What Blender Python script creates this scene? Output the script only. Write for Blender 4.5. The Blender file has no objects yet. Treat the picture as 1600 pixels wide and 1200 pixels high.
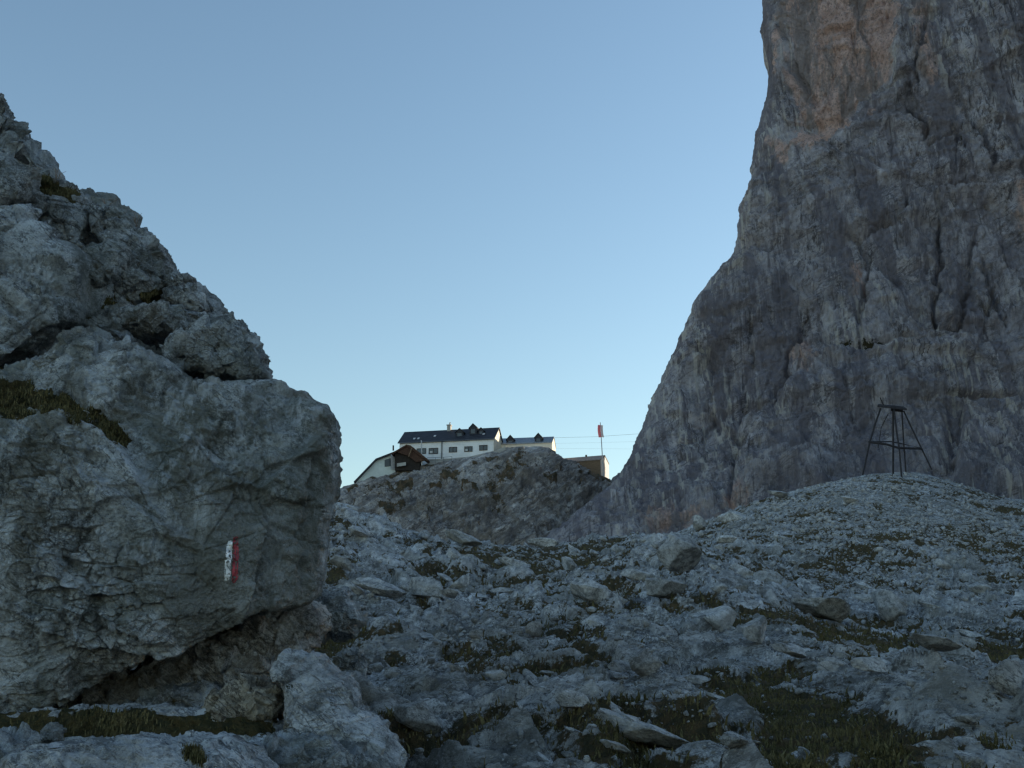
import bpy, bmesh, math, random, time
import numpy as np
from mathutils import Vector
from mathutils.bvhtree import BVHTree

T0 = time.time()
F4 = np.float32
scene = bpy.context.scene
col = scene.collection
rng = np.random.default_rng(7)
random.seed(7)

# ------------------------------------------------------------------ camera (eye at the world origin, 1.6 m above the path)
FPX = 1715.6                       # focal length in pixels of a 1600 px wide frame (50 degrees across)
PITCH = math.radians(15.0)
CP, SP = math.cos(PITCH), math.sin(PITCH)
cam_d = bpy.data.cameras.new('camera')
cam_d.sensor_width = 36.0
cam_d.lens = 36.0 * FPX / 1600.0
cam_d.clip_start = 0.1
cam_d.clip_end = 6000.0
cam = bpy.data.objects.new('camera', cam_d)
cam.rotation_euler = (math.radians(90) + PITCH, 0, 0)
col.objects.link(cam)
scene.camera = cam


def at(px, py, d):
    """Point at forward distance y = d seen along the direction (px, py)."""
    u = (np.asarray(px, float) - 800.0) / FPX
    v = (600.0 - np.asarray(py, float)) / FPX
    y = CP - v * SP
    d = np.asarray(d, float)
    return np.stack(np.broadcast_arrays(d * u / y, d, d * (SP + v * CP) / y), -1)


def proj(P):
    dep = P[..., 1] * CP + P[..., 2] * SP
    up = -P[..., 1] * SP + P[..., 2] * CP
    return 800.0 + FPX * P[..., 0] / dep, 600.0 - FPX * up / dep


# ------------------------------------------------------------------ noise
def _hash(ix, iy, iz, seed):
    h = (ix * np.uint32(374761393)) ^ (iy * np.uint32(668265263)) ^ (iz * np.uint32(2147483647)) ^ np.uint32((seed * 1274126177) & 0xffffffff)
    h = (h ^ (h >> np.uint32(13))) * np.uint32(1274126177)
    h = (h ^ (h >> np.uint32(16))) * np.uint32(2246822519)
    return h ^ (h >> np.uint32(13))


def _chunks(fn):
    def run(P, *a, **k):
        P = np.ascontiguousarray(P.reshape(-1, 3), dtype=F4)
        out = [fn(P[i:i + 65536], *a, **k) for i in range(0, len(P), 65536)]
        if isinstance(out[0], tuple):
            return tuple(np.concatenate(c) for c in zip(*out))
        return np.concatenate(out)
    return run


M10 = np.uint32(1023)


@_chunks
def perlin(P, seed=0):
    fl = np.floor(P)
    f = P - fl
    i = fl.astype(np.int64).astype(np.uint32)
    w = f * f * f * (f * (f * 6 - 15) + 10)
    res = None
    acc = {}
    for dx in (0, 1):
        for dy in (0, 1):
            for dz in (0, 1):
                h = _hash(i[:, 0] + np.uint32(dx), i[:, 1] + np.uint32(dy), i[:, 2] + np.uint32(dz), seed)
                gx = (h & M10).astype(F4) / 511.5 - 1
                gy = ((h >> np.uint32(10)) & M10).astype(F4) / 511.5 - 1
                gz = ((h >> np.uint32(20)) & M10).astype(F4) / 511.5 - 1
                acc[dx, dy, dz] = gx * (f[:, 0] - dx) + gy * (f[:, 1] - dy) + gz * (f[:, 2] - dz)
    x = [[acc[0, b, c] + w[:, 0] * (acc[1, b, c] - acc[0, b, c]) for c in (0, 1)] for b in (0, 1)]
    y = [x[0][c] + w[:, 1] * (x[1][c] - x[0][c]) for c in (0, 1)]
    return (y[0] + w[:, 2] * (y[1] - y[0])) * 1.3


def fbm(P, octaves, seed=0, gain=0.5, ridged=False):
    s, a = 0.0, 1.0
    P = np.asarray(P, dtype=F4).reshape(-1, 3)
    for o in range(octaves):
        n = perlin(P * F4(2.03 ** o) + F4(17.3 * o), seed + o)
        if ridged:
            n = 0.5 - np.abs(n) * 2
        s = s + a * n
        a *= gain
    return s


@_chunks
def worley(P, seed=0):
    """F1, F2, id of nearest, vector to nearest, id and vector of second."""
    i = np.floor(P)
    n = len(P)
    f1 = np.full(n, 9, F4); f2 = np.full(n, 9, F4)
    h1 = np.zeros(n, np.uint32); h2 = np.zeros(n, np.uint32)
    v1 = np.zeros((n, 3), F4); v2 = np.zeros((n, 3), F4)
    ii = i.astype(np.int64)
    for dx in (-1, 0, 1):
        for dy in (-1, 0, 1):
            for dz in (-1, 0, 1):
                c = ii + np.array([dx, dy, dz])
                cu = c.astype(np.uint32)
                h = _hash(cu[:, 0], cu[:, 1], cu[:, 2], seed)
                q = np.stack([(h & M10), ((h >> np.uint32(10)) & M10), ((h >> np.uint32(20)) & M10)], 1).astype(F4) / 1023.0
                v = P - (c.astype(F4) + 0.1 + 0.8 * q)
                d = np.einsum('ij,ij->i', v, v)
                m1 = d < f1
                m2 = (~m1) & (d < f2)
                if m1.any():
                    f2[m1] = f1[m1]; h2[m1] = h1[m1]; v2[m1] = v1[m1]
                    f1[m1] = d[m1]; h1[m1] = h[m1]; v1[m1] = v[m1]
                if m2.any():
                    f2[m2] = d[m2]; h2[m2] = h[m2]; v2[m2] = v[m2]
    return np.sqrt(f1), np.sqrt(f2), h1, v1, h2, v2


def _rdir(h):
    g = h * np.uint32(2654435761)
    g ^= g >> np.uint32(15)
    v = np.stack([(g & M10), ((g >> np.uint32(10)) & M10), ((g >> np.uint32(20)) & M10)], 1).astype(F4) / 511.5 - 1
    return v / (np.linalg.norm(v, axis=1, keepdims=True) + 1e-6)


def facets(P, seed=0, soft=0.12, step=0.35):
    """Broken-block relief: every cell is a tilted plane with its own height; returns (relief, crack 0..1)."""
    f1, f2, h1, v1, h2, v2 = worley(P, seed)
    o1 = (h1 >> np.uint32(3) & M10).astype(F4) / 511.5 - 1
    o2 = (h2 >> np.uint32(3) & M10).astype(F4) / 511.5 - 1
    a = np.einsum('ij,ij->i', v1, _rdir(h1)) + step * o1
    b = np.einsum('ij,ij->i', v2, _rdir(h2)) + step * o2
    e = np.clip((f2 - f1) / soft, 0, 1)
    w = 0.5 * (1 - e * e * (3 - 2 * e))
    return a * (1 - w) + b * w, np.clip(1 - (f2 - f1) / (soft * 0.8), 0, 1)


def sstep(a, b, x):
    t = np.clip((x - a) / (b - a), 0, 1)
    return t * t * (3 - 2 * t)


def pchip(x, y, q):
    """Monotone cubic interpolation of the table (x, y) at q."""
    x = np.asarray(x, float); y = np.asarray(y, float)
    h = np.diff(x); dl = np.diff(y) / h
    m = np.zeros(len(x))
    m[0], m[-1] = dl[0], dl[-1]
    for k in range(1, len(x) - 1):
        if dl[k - 1] * dl[k] > 0:
            w1, w2 = 2 * h[k] + h[k - 1], h[k] + 2 * h[k - 1]
            m[k] = (w1 + w2) / (w1 / dl[k - 1] + w2 / dl[k])
    q = np.clip(q, x[0], x[-1])
    i = np.clip(np.searchsorted(x, q) - 1, 0, len(x) - 2)
    t = (q - x[i]) / h[i]
    return ((1 + 2 * t) * (1 - t) ** 2 * y[i] + t * (1 - t) ** 2 * h[i] * m[i]
            + t * t * (3 - 2 * t) * y[i + 1] + t * t * (t - 1) * h[i] * m[i + 1])


def poly_sd(px, py, poly):
    """Signed distance in pixels to a polygon, positive inside."""
    shp = np.shape(px)
    px = np.ravel(px); py = np.ravel(py)
    best = np.full(px.shape, 1e9)
    ins = np.zeros(px.shape, bool)
    n = len(poly)
    for k in range(n):
        (ax, ay), (bx, by) = poly[k], poly[(k + 1) % n]
        ex, ey = bx - ax, by - ay
        t = np.clip(((px - ax) * ex + (py - ay) * ey) / (ex * ex + ey * ey + 1e-9), 0, 1)
        best = np.minimum(best, np.hypot(px - ax - t * ex, py - ay - t * ey))
        c = (ay > py) != (by > py)
        xi = ex * (py - ay) / (ey if ey else 1e-9) + ax
        ins ^= c & (px < xi)
    return np.where(ins, best, -best).reshape(shp)


def line_dist(px, py, pts):
    """Distance to a polyline, and the fraction along it."""
    best = np.full(np.shape(px), 1e9); fr = np.zeros(np.shape(px))
    n = len(pts) - 1
    for k in range(n):
        (ax, ay), (bx, by) = pts[k][:2], pts[k + 1][:2]
        ex, ey = bx - ax, by - ay
        t = np.clip(((px - ax) * ex + (py - ay) * ey) / (ex * ex + ey * ey + 1e-9), 0, 1)
        d = np.hypot(px - ax - t * ex, py - ay - t * ey)
        m = d < best
        best = np.where(m, d, best); fr = np.where(m, (k + t) / n, fr)
    return best, fr


# ------------------------------------------------------------------ mesh helpers
def link(name, me, material, parent=None):
    if material is not None:
        me.materials.append(material)
    o = bpy.data.objects.new(name, me)
    col.objects.link(o)
    if parent is not None:
        o.parent = parent
    return o


def raw_mesh(name, V, loops, starts, totals, smooth=True):
    me = bpy.data.meshes.new(name)
    me.vertices.add(len(V))
    me.vertices.foreach_set('co', np.ascontiguousarray(V, F4).ravel())
    me.loops.add(len(loops))
    me.loops.foreach_set('vertex_index', np.ascontiguousarray(loops, np.int32))
    me.polygons.add(len(starts))
    me.polygons.foreach_set('loop_start', np.ascontiguousarray(starts, np.int32))
    if smooth:
        me.polygons.foreach_set('use_smooth', np.ones(len(starts), bool))
    me.update(calc_edges=True)
    return me


def grid_faces(n, m, wrap=False):
    i = np.arange(n - 1)[:, None]
    j = np.arange(m if wrap else m - 1)[None, :]
    j2 = (j + 1) % m
    return np.stack(np.broadcast_arrays(i * m + j, i * m + j2, (i + 1) * m + j2, (i + 1) * m + j), -1).reshape(-1, 4)


def grid_mesh(name, G, wrap=False, flip=False):
    n, m = G.shape[:2]
    F = grid_faces(n, m, wrap)
    if flip:
        F = F[:, ::-1]
    return raw_mesh(name, G.reshape(-1, 3), F.ravel(), np.arange(len(F)) * 4, None)


def attr(me, name, vals):
    a = me.attributes.new(name, 'FLOAT', 'POINT')
    a.data.foreach_set('value', np.ascontiguousarray(np.ravel(vals), F4))


def grid_normals(G, wrap=False):
    if wrap:
        dv = np.roll(G, -1, 1) - np.roll(G, 1, 1)
    else:
        dv = np.gradient(G, axis=1)
    du = np.gradient(G, axis=0)
    N = np.cross(du, dv)
    return N / (np.linalg.norm(N, axis=-1, keepdims=True) + 1e-9)


def blur(A, k, it=2):
    for _ in range(it):
        for ax in (0, 1):
            p = np.concatenate([np.repeat(np.take(A, [0], ax), k, ax), A, np.repeat(np.take(A, [-1], ax), k, ax)], ax)
            c = np.cumsum(p, ax)
            c = np.concatenate([np.zeros_like(np.take(c, [0], ax)), c], ax)
            n = A.shape[ax]
            A = (np.take(c, np.arange(2 * k + 1, 2 * k + 1 + n), ax) - np.take(c, np.arange(0, n), ax)) / (2 * k + 1)
    return A


def tag(o, label=None, cat=None, group=None, kind=None):
    if label: o['label'] = label
    if cat: o['category'] = cat
    if group: o['group'] = group
    if kind: o['kind'] = kind
    return o


def empty(name, loc, rz=0.0):
    o = bpy.data.objects.new(name, None)
    o.empty_display_size = 0.3
    o.location = loc; o.rotation_euler = (0, 0, rz)
    col.objects.link(o)
    return o


class MB:
    """Collects boxes, prisms, bars and tubes into one mesh."""
    def __init__(self):
        self.v, self.f = [], []

    def poly(self, pts, faces):
        b = len(self.v)
        self.v += [tuple(p) for p in pts]
        self.f += [tuple(b + i for i in f) for f in faces]
        return self

    def box(self, x0, x1, y0, y1, z0, z1):
        P = [(x, y, z) for z in (z0, z1) for (x, y) in ((x0, y0), (x1, y0), (x1, y1), (x0, y1))]
        return self.poly(P, [(3, 2, 1, 0), (4, 5, 6, 7), (0, 1, 5, 4), (1, 2, 6, 5), (2, 3, 7, 6), (3, 0, 4, 7)])

    def hexa(self, P):
        return self.poly(P, [(3, 2, 1, 0), (4, 5, 6, 7), (0, 1, 5, 4), (1, 2, 6, 5), (2, 3, 7, 6), (3, 0, 4, 7)])

    def tube(self, pts, r, n=8):
        pts = [Vector(p) for p in pts]
        rs = r if isinstance(r, (list, tuple)) else [r] * len(pts)
        b = len(self.v)
        for k, p in enumerate(pts):
            t = (pts[min(k + 1, len(pts) - 1)] - pts[max(k - 1, 0)]).normalized()
            a = t.orthogonal().normalized(); c = t.cross(a)
            for q in range(n):
                w = 2 * math.pi * q / n
                self.v.append(tuple(p + (a * math.cos(w) + c * math.sin(w)) * rs[k]))
        for k in range(len(pts) - 1):
            for q in range(n):
                self.f.append((b + k * n + q, b + k * n + (q + 1) % n, b + (k + 1) * n + (q + 1) % n, b + (k + 1) * n + q))
        self.f.append(tuple(b + q for q in reversed(range(n))))
        self.f.append(tuple(b + (len(pts) - 1) * n + q for q in range(n)))
        return self

    def build(self, name, material, parent=None, bevel=0.0, smooth=False):
        me = bpy.data.meshes.new(name)
        me.from_pydata(self.v, [], self.f)
        bm = bmesh.new(); bm.from_mesh(me)
        bmesh.ops.recalc_face_normals(bm, faces=bm.faces)
        if bevel:
            bmesh.ops.bevel(bm, geom=list(bm.edges), offset=bevel, segments=2, profile=0.6, affect='EDGES')
        for f in bm.faces: f.smooth = smooth
        bm.to_mesh(me); bm.free()
        return link(name, me, material, parent)


# ------------------------------------------------------------------ materials
class NT:
    def __init__(self, name):
        self.m = bpy.data.materials.new(name)
        self.m.use_nodes = True
        self.t = self.m.node_tree
        self.t.nodes.clear()
        self.out = self.t.nodes.new('ShaderNodeOutputMaterial')
        self.b = self.t.nodes.new('ShaderNodeBsdfPrincipled')
        self.t.links.new(self.b.outputs[0], self.out.inputs['Surface'])

    def n(self, kind, ins=None, **props):
        nd = self.t.nodes.new(kind)
        for k, v in props.items(): setattr(nd, k, v)
        for k, v in (ins or {}).items(): self.set(nd.inputs[k], v)
        return nd

    def set(self, sock, v):
        if isinstance(v, bpy.types.NodeSocket): self.t.links.new(v, sock)
        elif isinstance(v, tuple) and len(v) == 3 and sock.type == 'RGBA': sock.default_value = (*v, 1)
        else: sock.default_value = v

    def math(self, op, a, b=0.0, clamp=False):
        nd = self.n('ShaderNodeMath', operation=op, use_clamp=clamp)
        self.set(nd.inputs[0], a); self.set(nd.inputs[1], b)
        return nd.outputs[0]

    def ramp(self, v, lo, hi):
        return self.n('ShaderNodeMapRange', {'Value': v, 'From Min': lo, 'From Max': hi}, interpolation_type='SMOOTHSTEP').outputs[0]

    def mix(self, fac, a, b, mode='MIX'):
        nd = self.n('ShaderNodeMix', data_type='RGBA', blend_type=mode)
        self.set(nd.inputs[0], fac); self.set(nd.inputs[6], a); self.set(nd.inputs[7], b)
        return nd.outputs[2]

    def noise(self, vec, scale, detail=4, rough=0.6, dist=0.0):
        return self.n('ShaderNodeTexNoise', {'Vector': vec, 'Scale': scale, 'Detail': detail, 'Roughness': rough, 'Distortion': dist}).outputs[0]

    def mapped(self, vec, scale=(1, 1, 1), rot=(0, 0, 0)):
        if any(rot):          # turn first, then stretch along the turned axes
            vec = self.n('ShaderNodeMapping', {'Vector': vec, 'Rotation': rot}).outputs[0]
        return self.n('ShaderNodeMapping', {'Vector': vec, 'Scale': scale}).outputs[0]

    def attr(self, name):
        return self.n('ShaderNodeAttribute', attribute_name=name).outputs['Fac']


def rock_mat(name, pale, mid, dark, s, moss=(0.03, 0.032, 0.012), streak=None, ochre=None, bump=0.6, strata=None, dark_amt=0.7, rand=False, tan=0.0, cells=None, coat=None, lines=None, bare=False):
    """Weathered limestone: s = size in metres of the largest blotches."""
    k = NT(name)
    P = k.n('ShaderNodeNewGeometry').outputs['Position']
    big = k.noise(P, 0.8 / s, 5, 0.6, 0.8)
    frac = k.noise(k.mapped(P, (1, 1, 1.35), (0.5, 0.6, 0.3)), 3.2 / s, 11, 0.72, 0.35)
    fine = k.noise(P, 24.0 / s, 6, 0.72)
    spk = k.noise(P, 85.0 / s, 4, 0.72)
    black = tuple(v * 0.5 for v in dark)
    v = k.math('ADD', k.math('MULTIPLY', frac, 0.62), k.math('MULTIPLY', big, 0.38))
    v = k.math('ADD', v, k.math('MULTIPLY', k.math('SUBTRACT', spk, 0.5), 0.16))
    cr = k.n('ShaderNodeValToRGB', {'Fac': v})
    el = cr.color_ramp.elements
    el[0].position, el[0].color = 0.415, (*dark, 1)
    el[1].position, el[1].color = 0.585, (*pale, 1)
    e = el.new(0.465); e.color = (*[0.6 * a + 0.4 * b for a, b in zip(mid, dark)], 1)
    e = el.new(0.515); e.color = (*mid, 1)
    c = cr.outputs[0]
    # lichen: near-black film in clusters, and thin grey crust
    lich = k.math('MULTIPLY', k.ramp(fine, 0.47, 0.57), k.ramp(k.noise(P, 1.9 / s, 5, 0.65, 0.5), 0.44, 0.58))
    c = k.mix(k.math('MULTIPLY', lich, dark_amt), c, black)
    c = k.mix(k.math('MULTIPLY', k.ramp(k.noise(P, 45.0 / s, 3, 0.6), 0.60, 0.70), 0.45), c, tuple(min(1, a * 1.2) for a in pale))
    if lines:      # thin dirt-filled fractures: (stretch, rotation, scale, amount)
        for stv, rot, sc_, amt in lines:
            ln = k.noise(k.mapped(P, stv, rot), sc_, 5, 0.62, 0.35)
            lm = k.math('SUBTRACT', 1.0, k.ramp(k.math('ABSOLUTE', k.math('SUBTRACT', ln, 0.5)), 0.004, 0.022))
            lm = k.math('MULTIPLY', lm, k.ramp(k.noise(P, sc_ * 0.6, 4, 0.6), 0.44, 0.56))
            c = k.mix(k.math('MULTIPLY', lm, amt), c, black)
    if coat:       # broad film of algae and soil dust with soft borders
        cn = k.noise(k.mapped(P, (1, 1, 0.6)), coat[0], 6, 0.66, 0.6)
        c = k.mix(k.math('MULTIPLY', k.ramp(cn, 0.46, 0.60), coat[2]), c, coat[1])
    if tan:
        c = k.mix(k.math('MULTIPLY', k.ramp(k.noise(P, 1.4 / s + 0.31, 5, 0.65, 0.5), 0.5, 0.66), tan), c, (0.30, 0.22, 0.13))
    if streak:
        sv = k.mapped(P, (1, 0.2, streak[0]))
        s1 = k.noise(sv, streak[1], 6, 0.68, 0.25)
        s2 = k.noise(sv, streak[1] * 3.3, 5, 0.66)
        c = k.mix(k.math('MULTIPLY', k.ramp(s1, 0.48, 0.56), streak[4] if len(streak) > 4 else 0.6), c, streak[2])
        c = k.mix(k.math('MULTIPLY', k.math('MULTIPLY', k.ramp(s2, 0.52, 0.62), k.ramp(k.noise(P, 0.5 / s, 3, 0.5), 0.42, 0.56)), 0.66), c, streak[3])
    if ochre:
        o = k.attr('ochre')
        oc = k.mix(k.ramp(frac, 0.40, 0.58), ochre[1], ochre[0])
        oc = k.mix(k.math('MULTIPLY', k.ramp(fine, 0.48, 0.60), 0.6), oc, ochre[2])
        oc = k.mix(k.math('MULTIPLY', k.ramp(k.noise(k.mapped(P, (1, 0.25, 0.14)), 0.30, 6, 0.7), 0.46, 0.56), 0.75), oc, (0.27, 0.255, 0.26))
        om = k.ramp(k.math('ADD', o, k.math('MULTIPLY', k.math('SUBTRACT', k.noise(k.mapped(P, (1, 1, 0.4)), 0.16, 7, 0.7, 0.4), 0.5), 3.4)), 0.3, 0.8)
        c = k.mix(k.math('MULTIPLY', om, k.ramp(o, 0.0, 0.25)), c, oc)
    if strata:
        st = k.noise(k.mapped(P, strata[0], strata[1]), strata[2], 6, 0.68, 0.3)
        c = k.mix(k.math('MULTIPLY', k.ramp(st, 0.48, 0.58), 0.6), c, dark)
    if cells:      # separate stones: each its own tone, soil in the joints
        wv = k.n('ShaderNodeVectorMath', {0: P, 1: k.n('ShaderNodeVectorMath', {0: k.n('ShaderNodeTexNoise', {'Vector': P, 'Scale': cells[0] * 1.6, 'Detail': 3.0}).outputs[1], 3: 0.5 / cells[0]}, operation='SCALE').outputs[0]}, operation='ADD').outputs[0]
        for sc_, amt in ((cells[0], 0.55), (cells[0] * 2.7, 0.5)):
            vc = k.n('ShaderNodeTexVoronoi', {'Vector': wv, 'Scale': sc_}).outputs['Color']
            sep = k.n('ShaderNodeSeparateColor', {0: vc})
            c = k.mix(k.math('MULTIPLY', k.ramp(sep.outputs[0], 0.35, 1.0), amt), c, dark)
            ed = k.n('ShaderNodeTexVoronoi', {'Vector': wv, 'Scale': sc_}, feature='DISTANCE_TO_EDGE').outputs[0]
            jm = k.math('SUBTRACT', 1.0, k.ramp(ed, 0.0, 0.09))
            c = k.mix(k.math('MULTIPLY', k.math('MULTIPLY', jm, k.ramp(k.noise(P, cells[0] * 0.7, 3, 0.6), 0.42, 0.55)), 0.8), c, (0.10, 0.092, 0.07))
    if rand:
        r = k.n('ShaderNodeObjectInfo').outputs['Random']
        c = k.mix(k.math('MULTIPLY', r, 0.38), c, dark)
        c = k.mix(k.math('MULTIPLY', k.ramp(k.math('FRACT', k.math('MULTIPLY', r, 17.3)), 0.7, 1.0), 0.12), c, (0.40, 0.35, 0.28))
    if bare:       # clean scoured slabs
        c = k.mix(k.math('MULTIPLY', k.attr('bare'), 0.55), c, k.mix(k.ramp(frac, 0.42, 0.56), mid, pale))
    if moss:
        a = k.attr('moss')
        mm = k.ramp(k.math('ADD', a, k.math('MULTIPLY', k.math('ADD', k.math('SUBTRACT', k.noise(P, 5.0 / s, 7, 0.72), 0.5), k.math('MULTIPLY', k.math('SUBTRACT', k.noise(P, 1.1 / s, 5, 0.65), 0.5), 0.8)), 2.0)), 0.42, 0.58)
        mc = k.mix(k.ramp(k.noise(P, 9.0 / s, 5, 0.72), 0.4, 0.6), moss, tuple(q * f for q, f in zip(moss, (2.2, 1.7, 1.5))))
        c = k.mix(mm, c, mc)
    k.set(k.b.inputs['Base Color'], c)
    k.b.inputs['Roughness'].default_value = 0.92
    k.b.inputs['Specular IOR Level'].default_value = 0.2
    vor = k.n('ShaderNodeTexVoronoi', {'Vector': k.n('ShaderNodeVectorMath', {0: P, 1: k.n('ShaderNodeTexNoise', {'Vector': P, 'Scale': 5.0 / s}).outputs[1]}, operation='ADD').outputs[0], 'Scale': 5.0 / s}, feature='DISTANCE_TO_EDGE').outputs[0]
    h = k.math('ADD', k.math('MULTIPLY', fine, 0.6), k.math('MULTIPLY', spk, 0.25))
    h = k.math('ADD', h, k.math('MULTIPLY', k.ramp(vor, 0.0, 0.06), 0.10))
    h = k.math('ADD', h, k.math('MULTIPLY', frac, 1.0))
    bp = k.n('ShaderNodeBump', {'Strength': bump, 'Distance': 0.10 * s, 'Height': h})
    k.t.links.new(bp.outputs[0], k.b.inputs['Normal'])
    return k.m


def plain_mat(name, c, rough=0.7, var=0.25, scale=3.0, metal=0.0, bump=0.0, stretch=(1, 1, 1), spec=0.3):
    k = NT(name)
    P = k.n('ShaderNodeTexCoord').outputs['Object']
    n = k.noise(k.mapped(P, stretch), scale, 5, 0.65)
    k.set(k.b.inputs['Base Color'], k.mix(k.ramp(n, 0.3, 0.7), tuple(v * (1 - var) for v in c), tuple(min(1, v * (1 + var)) for v in c)))
    k.b.inputs['Roughness'].default_value = rough
    k.b.inputs['Metallic'].default_value = metal
    k.b.inputs['Specular IOR Level'].default_value = spec
    if bump:
        bp = k.n('ShaderNodeBump', {'Strength': bump, 'Distance': 0.02, 'Height': n})
        k.t.links.new(bp.outputs[0], k.b.inputs['Normal'])
    return k.m


DIAG = (0, math.radians(-38), 0)
LN_NEAR = [((0.5, 1, 2.2), DIAG, 2.2, 0.75), ((0.6, 1, 1.8), (0.3, math.radians(-30), 0), 7.5, 0.7), ((1, 1, 1), (0, 0, 0.7), 20.0, 0.6)]
M_CRAG = rock_mat('near limestone', (0.78, 0.82, 0.85), (0.58, 0.615, 0.64), (0.19, 0.205, 0.21), 0.9, bump=1.0, tan=0.25, moss=(0.055, 0.055, 0.026),
                  coat=(1.3, (0.22, 0.235, 0.21), 0.55), dark_amt=0.7, lines=LN_NEAR)
M_BOULDER = rock_mat('boulder limestone', (0.84, 0.88, 0.91), (0.68, 0.715, 0.74), (0.22, 0.235, 0.235), 0.85, bump=1.0, tan=0.14, moss=(0.045, 0.045, 0.022),
                     streak=(0.35, 2.0, (0.22, 0.22, 0.19), (0.70, 0.74, 0.78)), coat=(0.9, (0.215, 0.24, 0.215), 0.62), dark_amt=0.7, lines=LN_NEAR)
M_PALE = rock_mat('pale slab limestone', (0.86, 0.88, 0.90), (0.74, 0.765, 0.785), (0.28, 0.295, 0.30), 0.9, bump=1.0, tan=0.15, moss=(0.055, 0.055, 0.026),
                  dark_amt=0.5, lines=LN_NEAR[:2])
M_TAN = rock_mat('tan weathered limestone', (0.62, 0.58, 0.50), (0.46, 0.42, 0.34), (0.18, 0.155, 0.12), 0.5, bump=0.9, lines=LN_NEAR)
M_BROWN = rock_mat('sheltered brown rock', (0.70, 0.69, 0.67), (0.52, 0.505, 0.48), (0.21, 0.20, 0.185), 0.6, bump=0.9, lines=LN_NEAR)  # plain warm grey rock tone, nothing deposited on it
M_STONE = rock_mat('loose limestone', (0.84, 0.845, 0.85), (0.64, 0.645, 0.65), (0.23, 0.235, 0.233), 0.8, bump=1.0, rand=True, dark_amt=0.65, lines=LN_NEAR[:2])
M_GROUND = rock_mat('stony slope', (0.86, 0.865, 0.87), (0.58, 0.585, 0.59), (0.165, 0.167, 0.163), 1.3, bump=1.0, tan=0.15,
                    moss=(0.062, 0.056, 0.032), bare=True, coat=(0.45, (0.24, 0.235, 0.205), 0.6), dark_amt=0.7,
                    lines=[((0.4, 1.0, 1.6), (0, 0, 0.9), 0.8, 0.75), ((0.35, 1.2, 1.6), (0, 0, 0.8), 3.0, 0.8), ((0.5, 1.1, 1.3), (0, 0, 0.6), 9.0, 0.75)])
M_KNOLL = rock_mat('knoll limestone', (0.80, 0.77, 0.76), (0.58, 0.55, 0.54), (0.22, 0.20, 0.193), 6.0, bump=1.0, tan=0.2,
                   strata=((0.25, 0.25, 1.6), (0, math.radians(32), 0), 0.55), moss=(0.095, 0.087, 0.062), coat=(0.16, (0.24, 0.22, 0.20), 0.5), dark_amt=0.6,
                   lines=[((0.3, 0.5, 1.6), (0, math.radians(32), 0), 0.30, 0.75), ((0.35, 0.5, 1.6), (0, math.radians(30), 0), 1.0, 0.7)])
M_CLIFF = rock_mat('cliff limestone', (0.68, 0.65, 0.69), (0.52, 0.49, 0.53), (0.245, 0.228, 0.25), 12.0, bump=1.0,
                   streak=(0.045, 0.36, (0.225, 0.208, 0.24), (0.80, 0.75, 0.69), 0.8),
                   ochre=((0.82, 0.60, 0.54), (0.64, 0.44, 0.38), (0.27, 0.20, 0.18)), moss=(0.035, 0.038, 0.024), tan=0.22,
                   coat=(0.10, (0.34, 0.322, 0.36), 0.5), dark_amt=0.55,
                   lines=[((1, 0.3, 0.10), (0, 0, 0), 0.28, 0.85), ((1, 0.3, 0.13), (0, 0.04, 0), 0.8, 0.7), ((0.3, 0.3, 1.2), (0, math.radians(28), 0), 0.35, 0.7)])

# ------------------------------------------------------------------ generic rocky relief
def saw(x, sharp=0.12):
    """Stepped ledges: slow rise, abrupt fall."""
    f = x - np.floor(x)
    return np.where(f < 1 - sharp, f / (1 - sharp), (1 - f) / sharp) - 0.5


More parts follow.
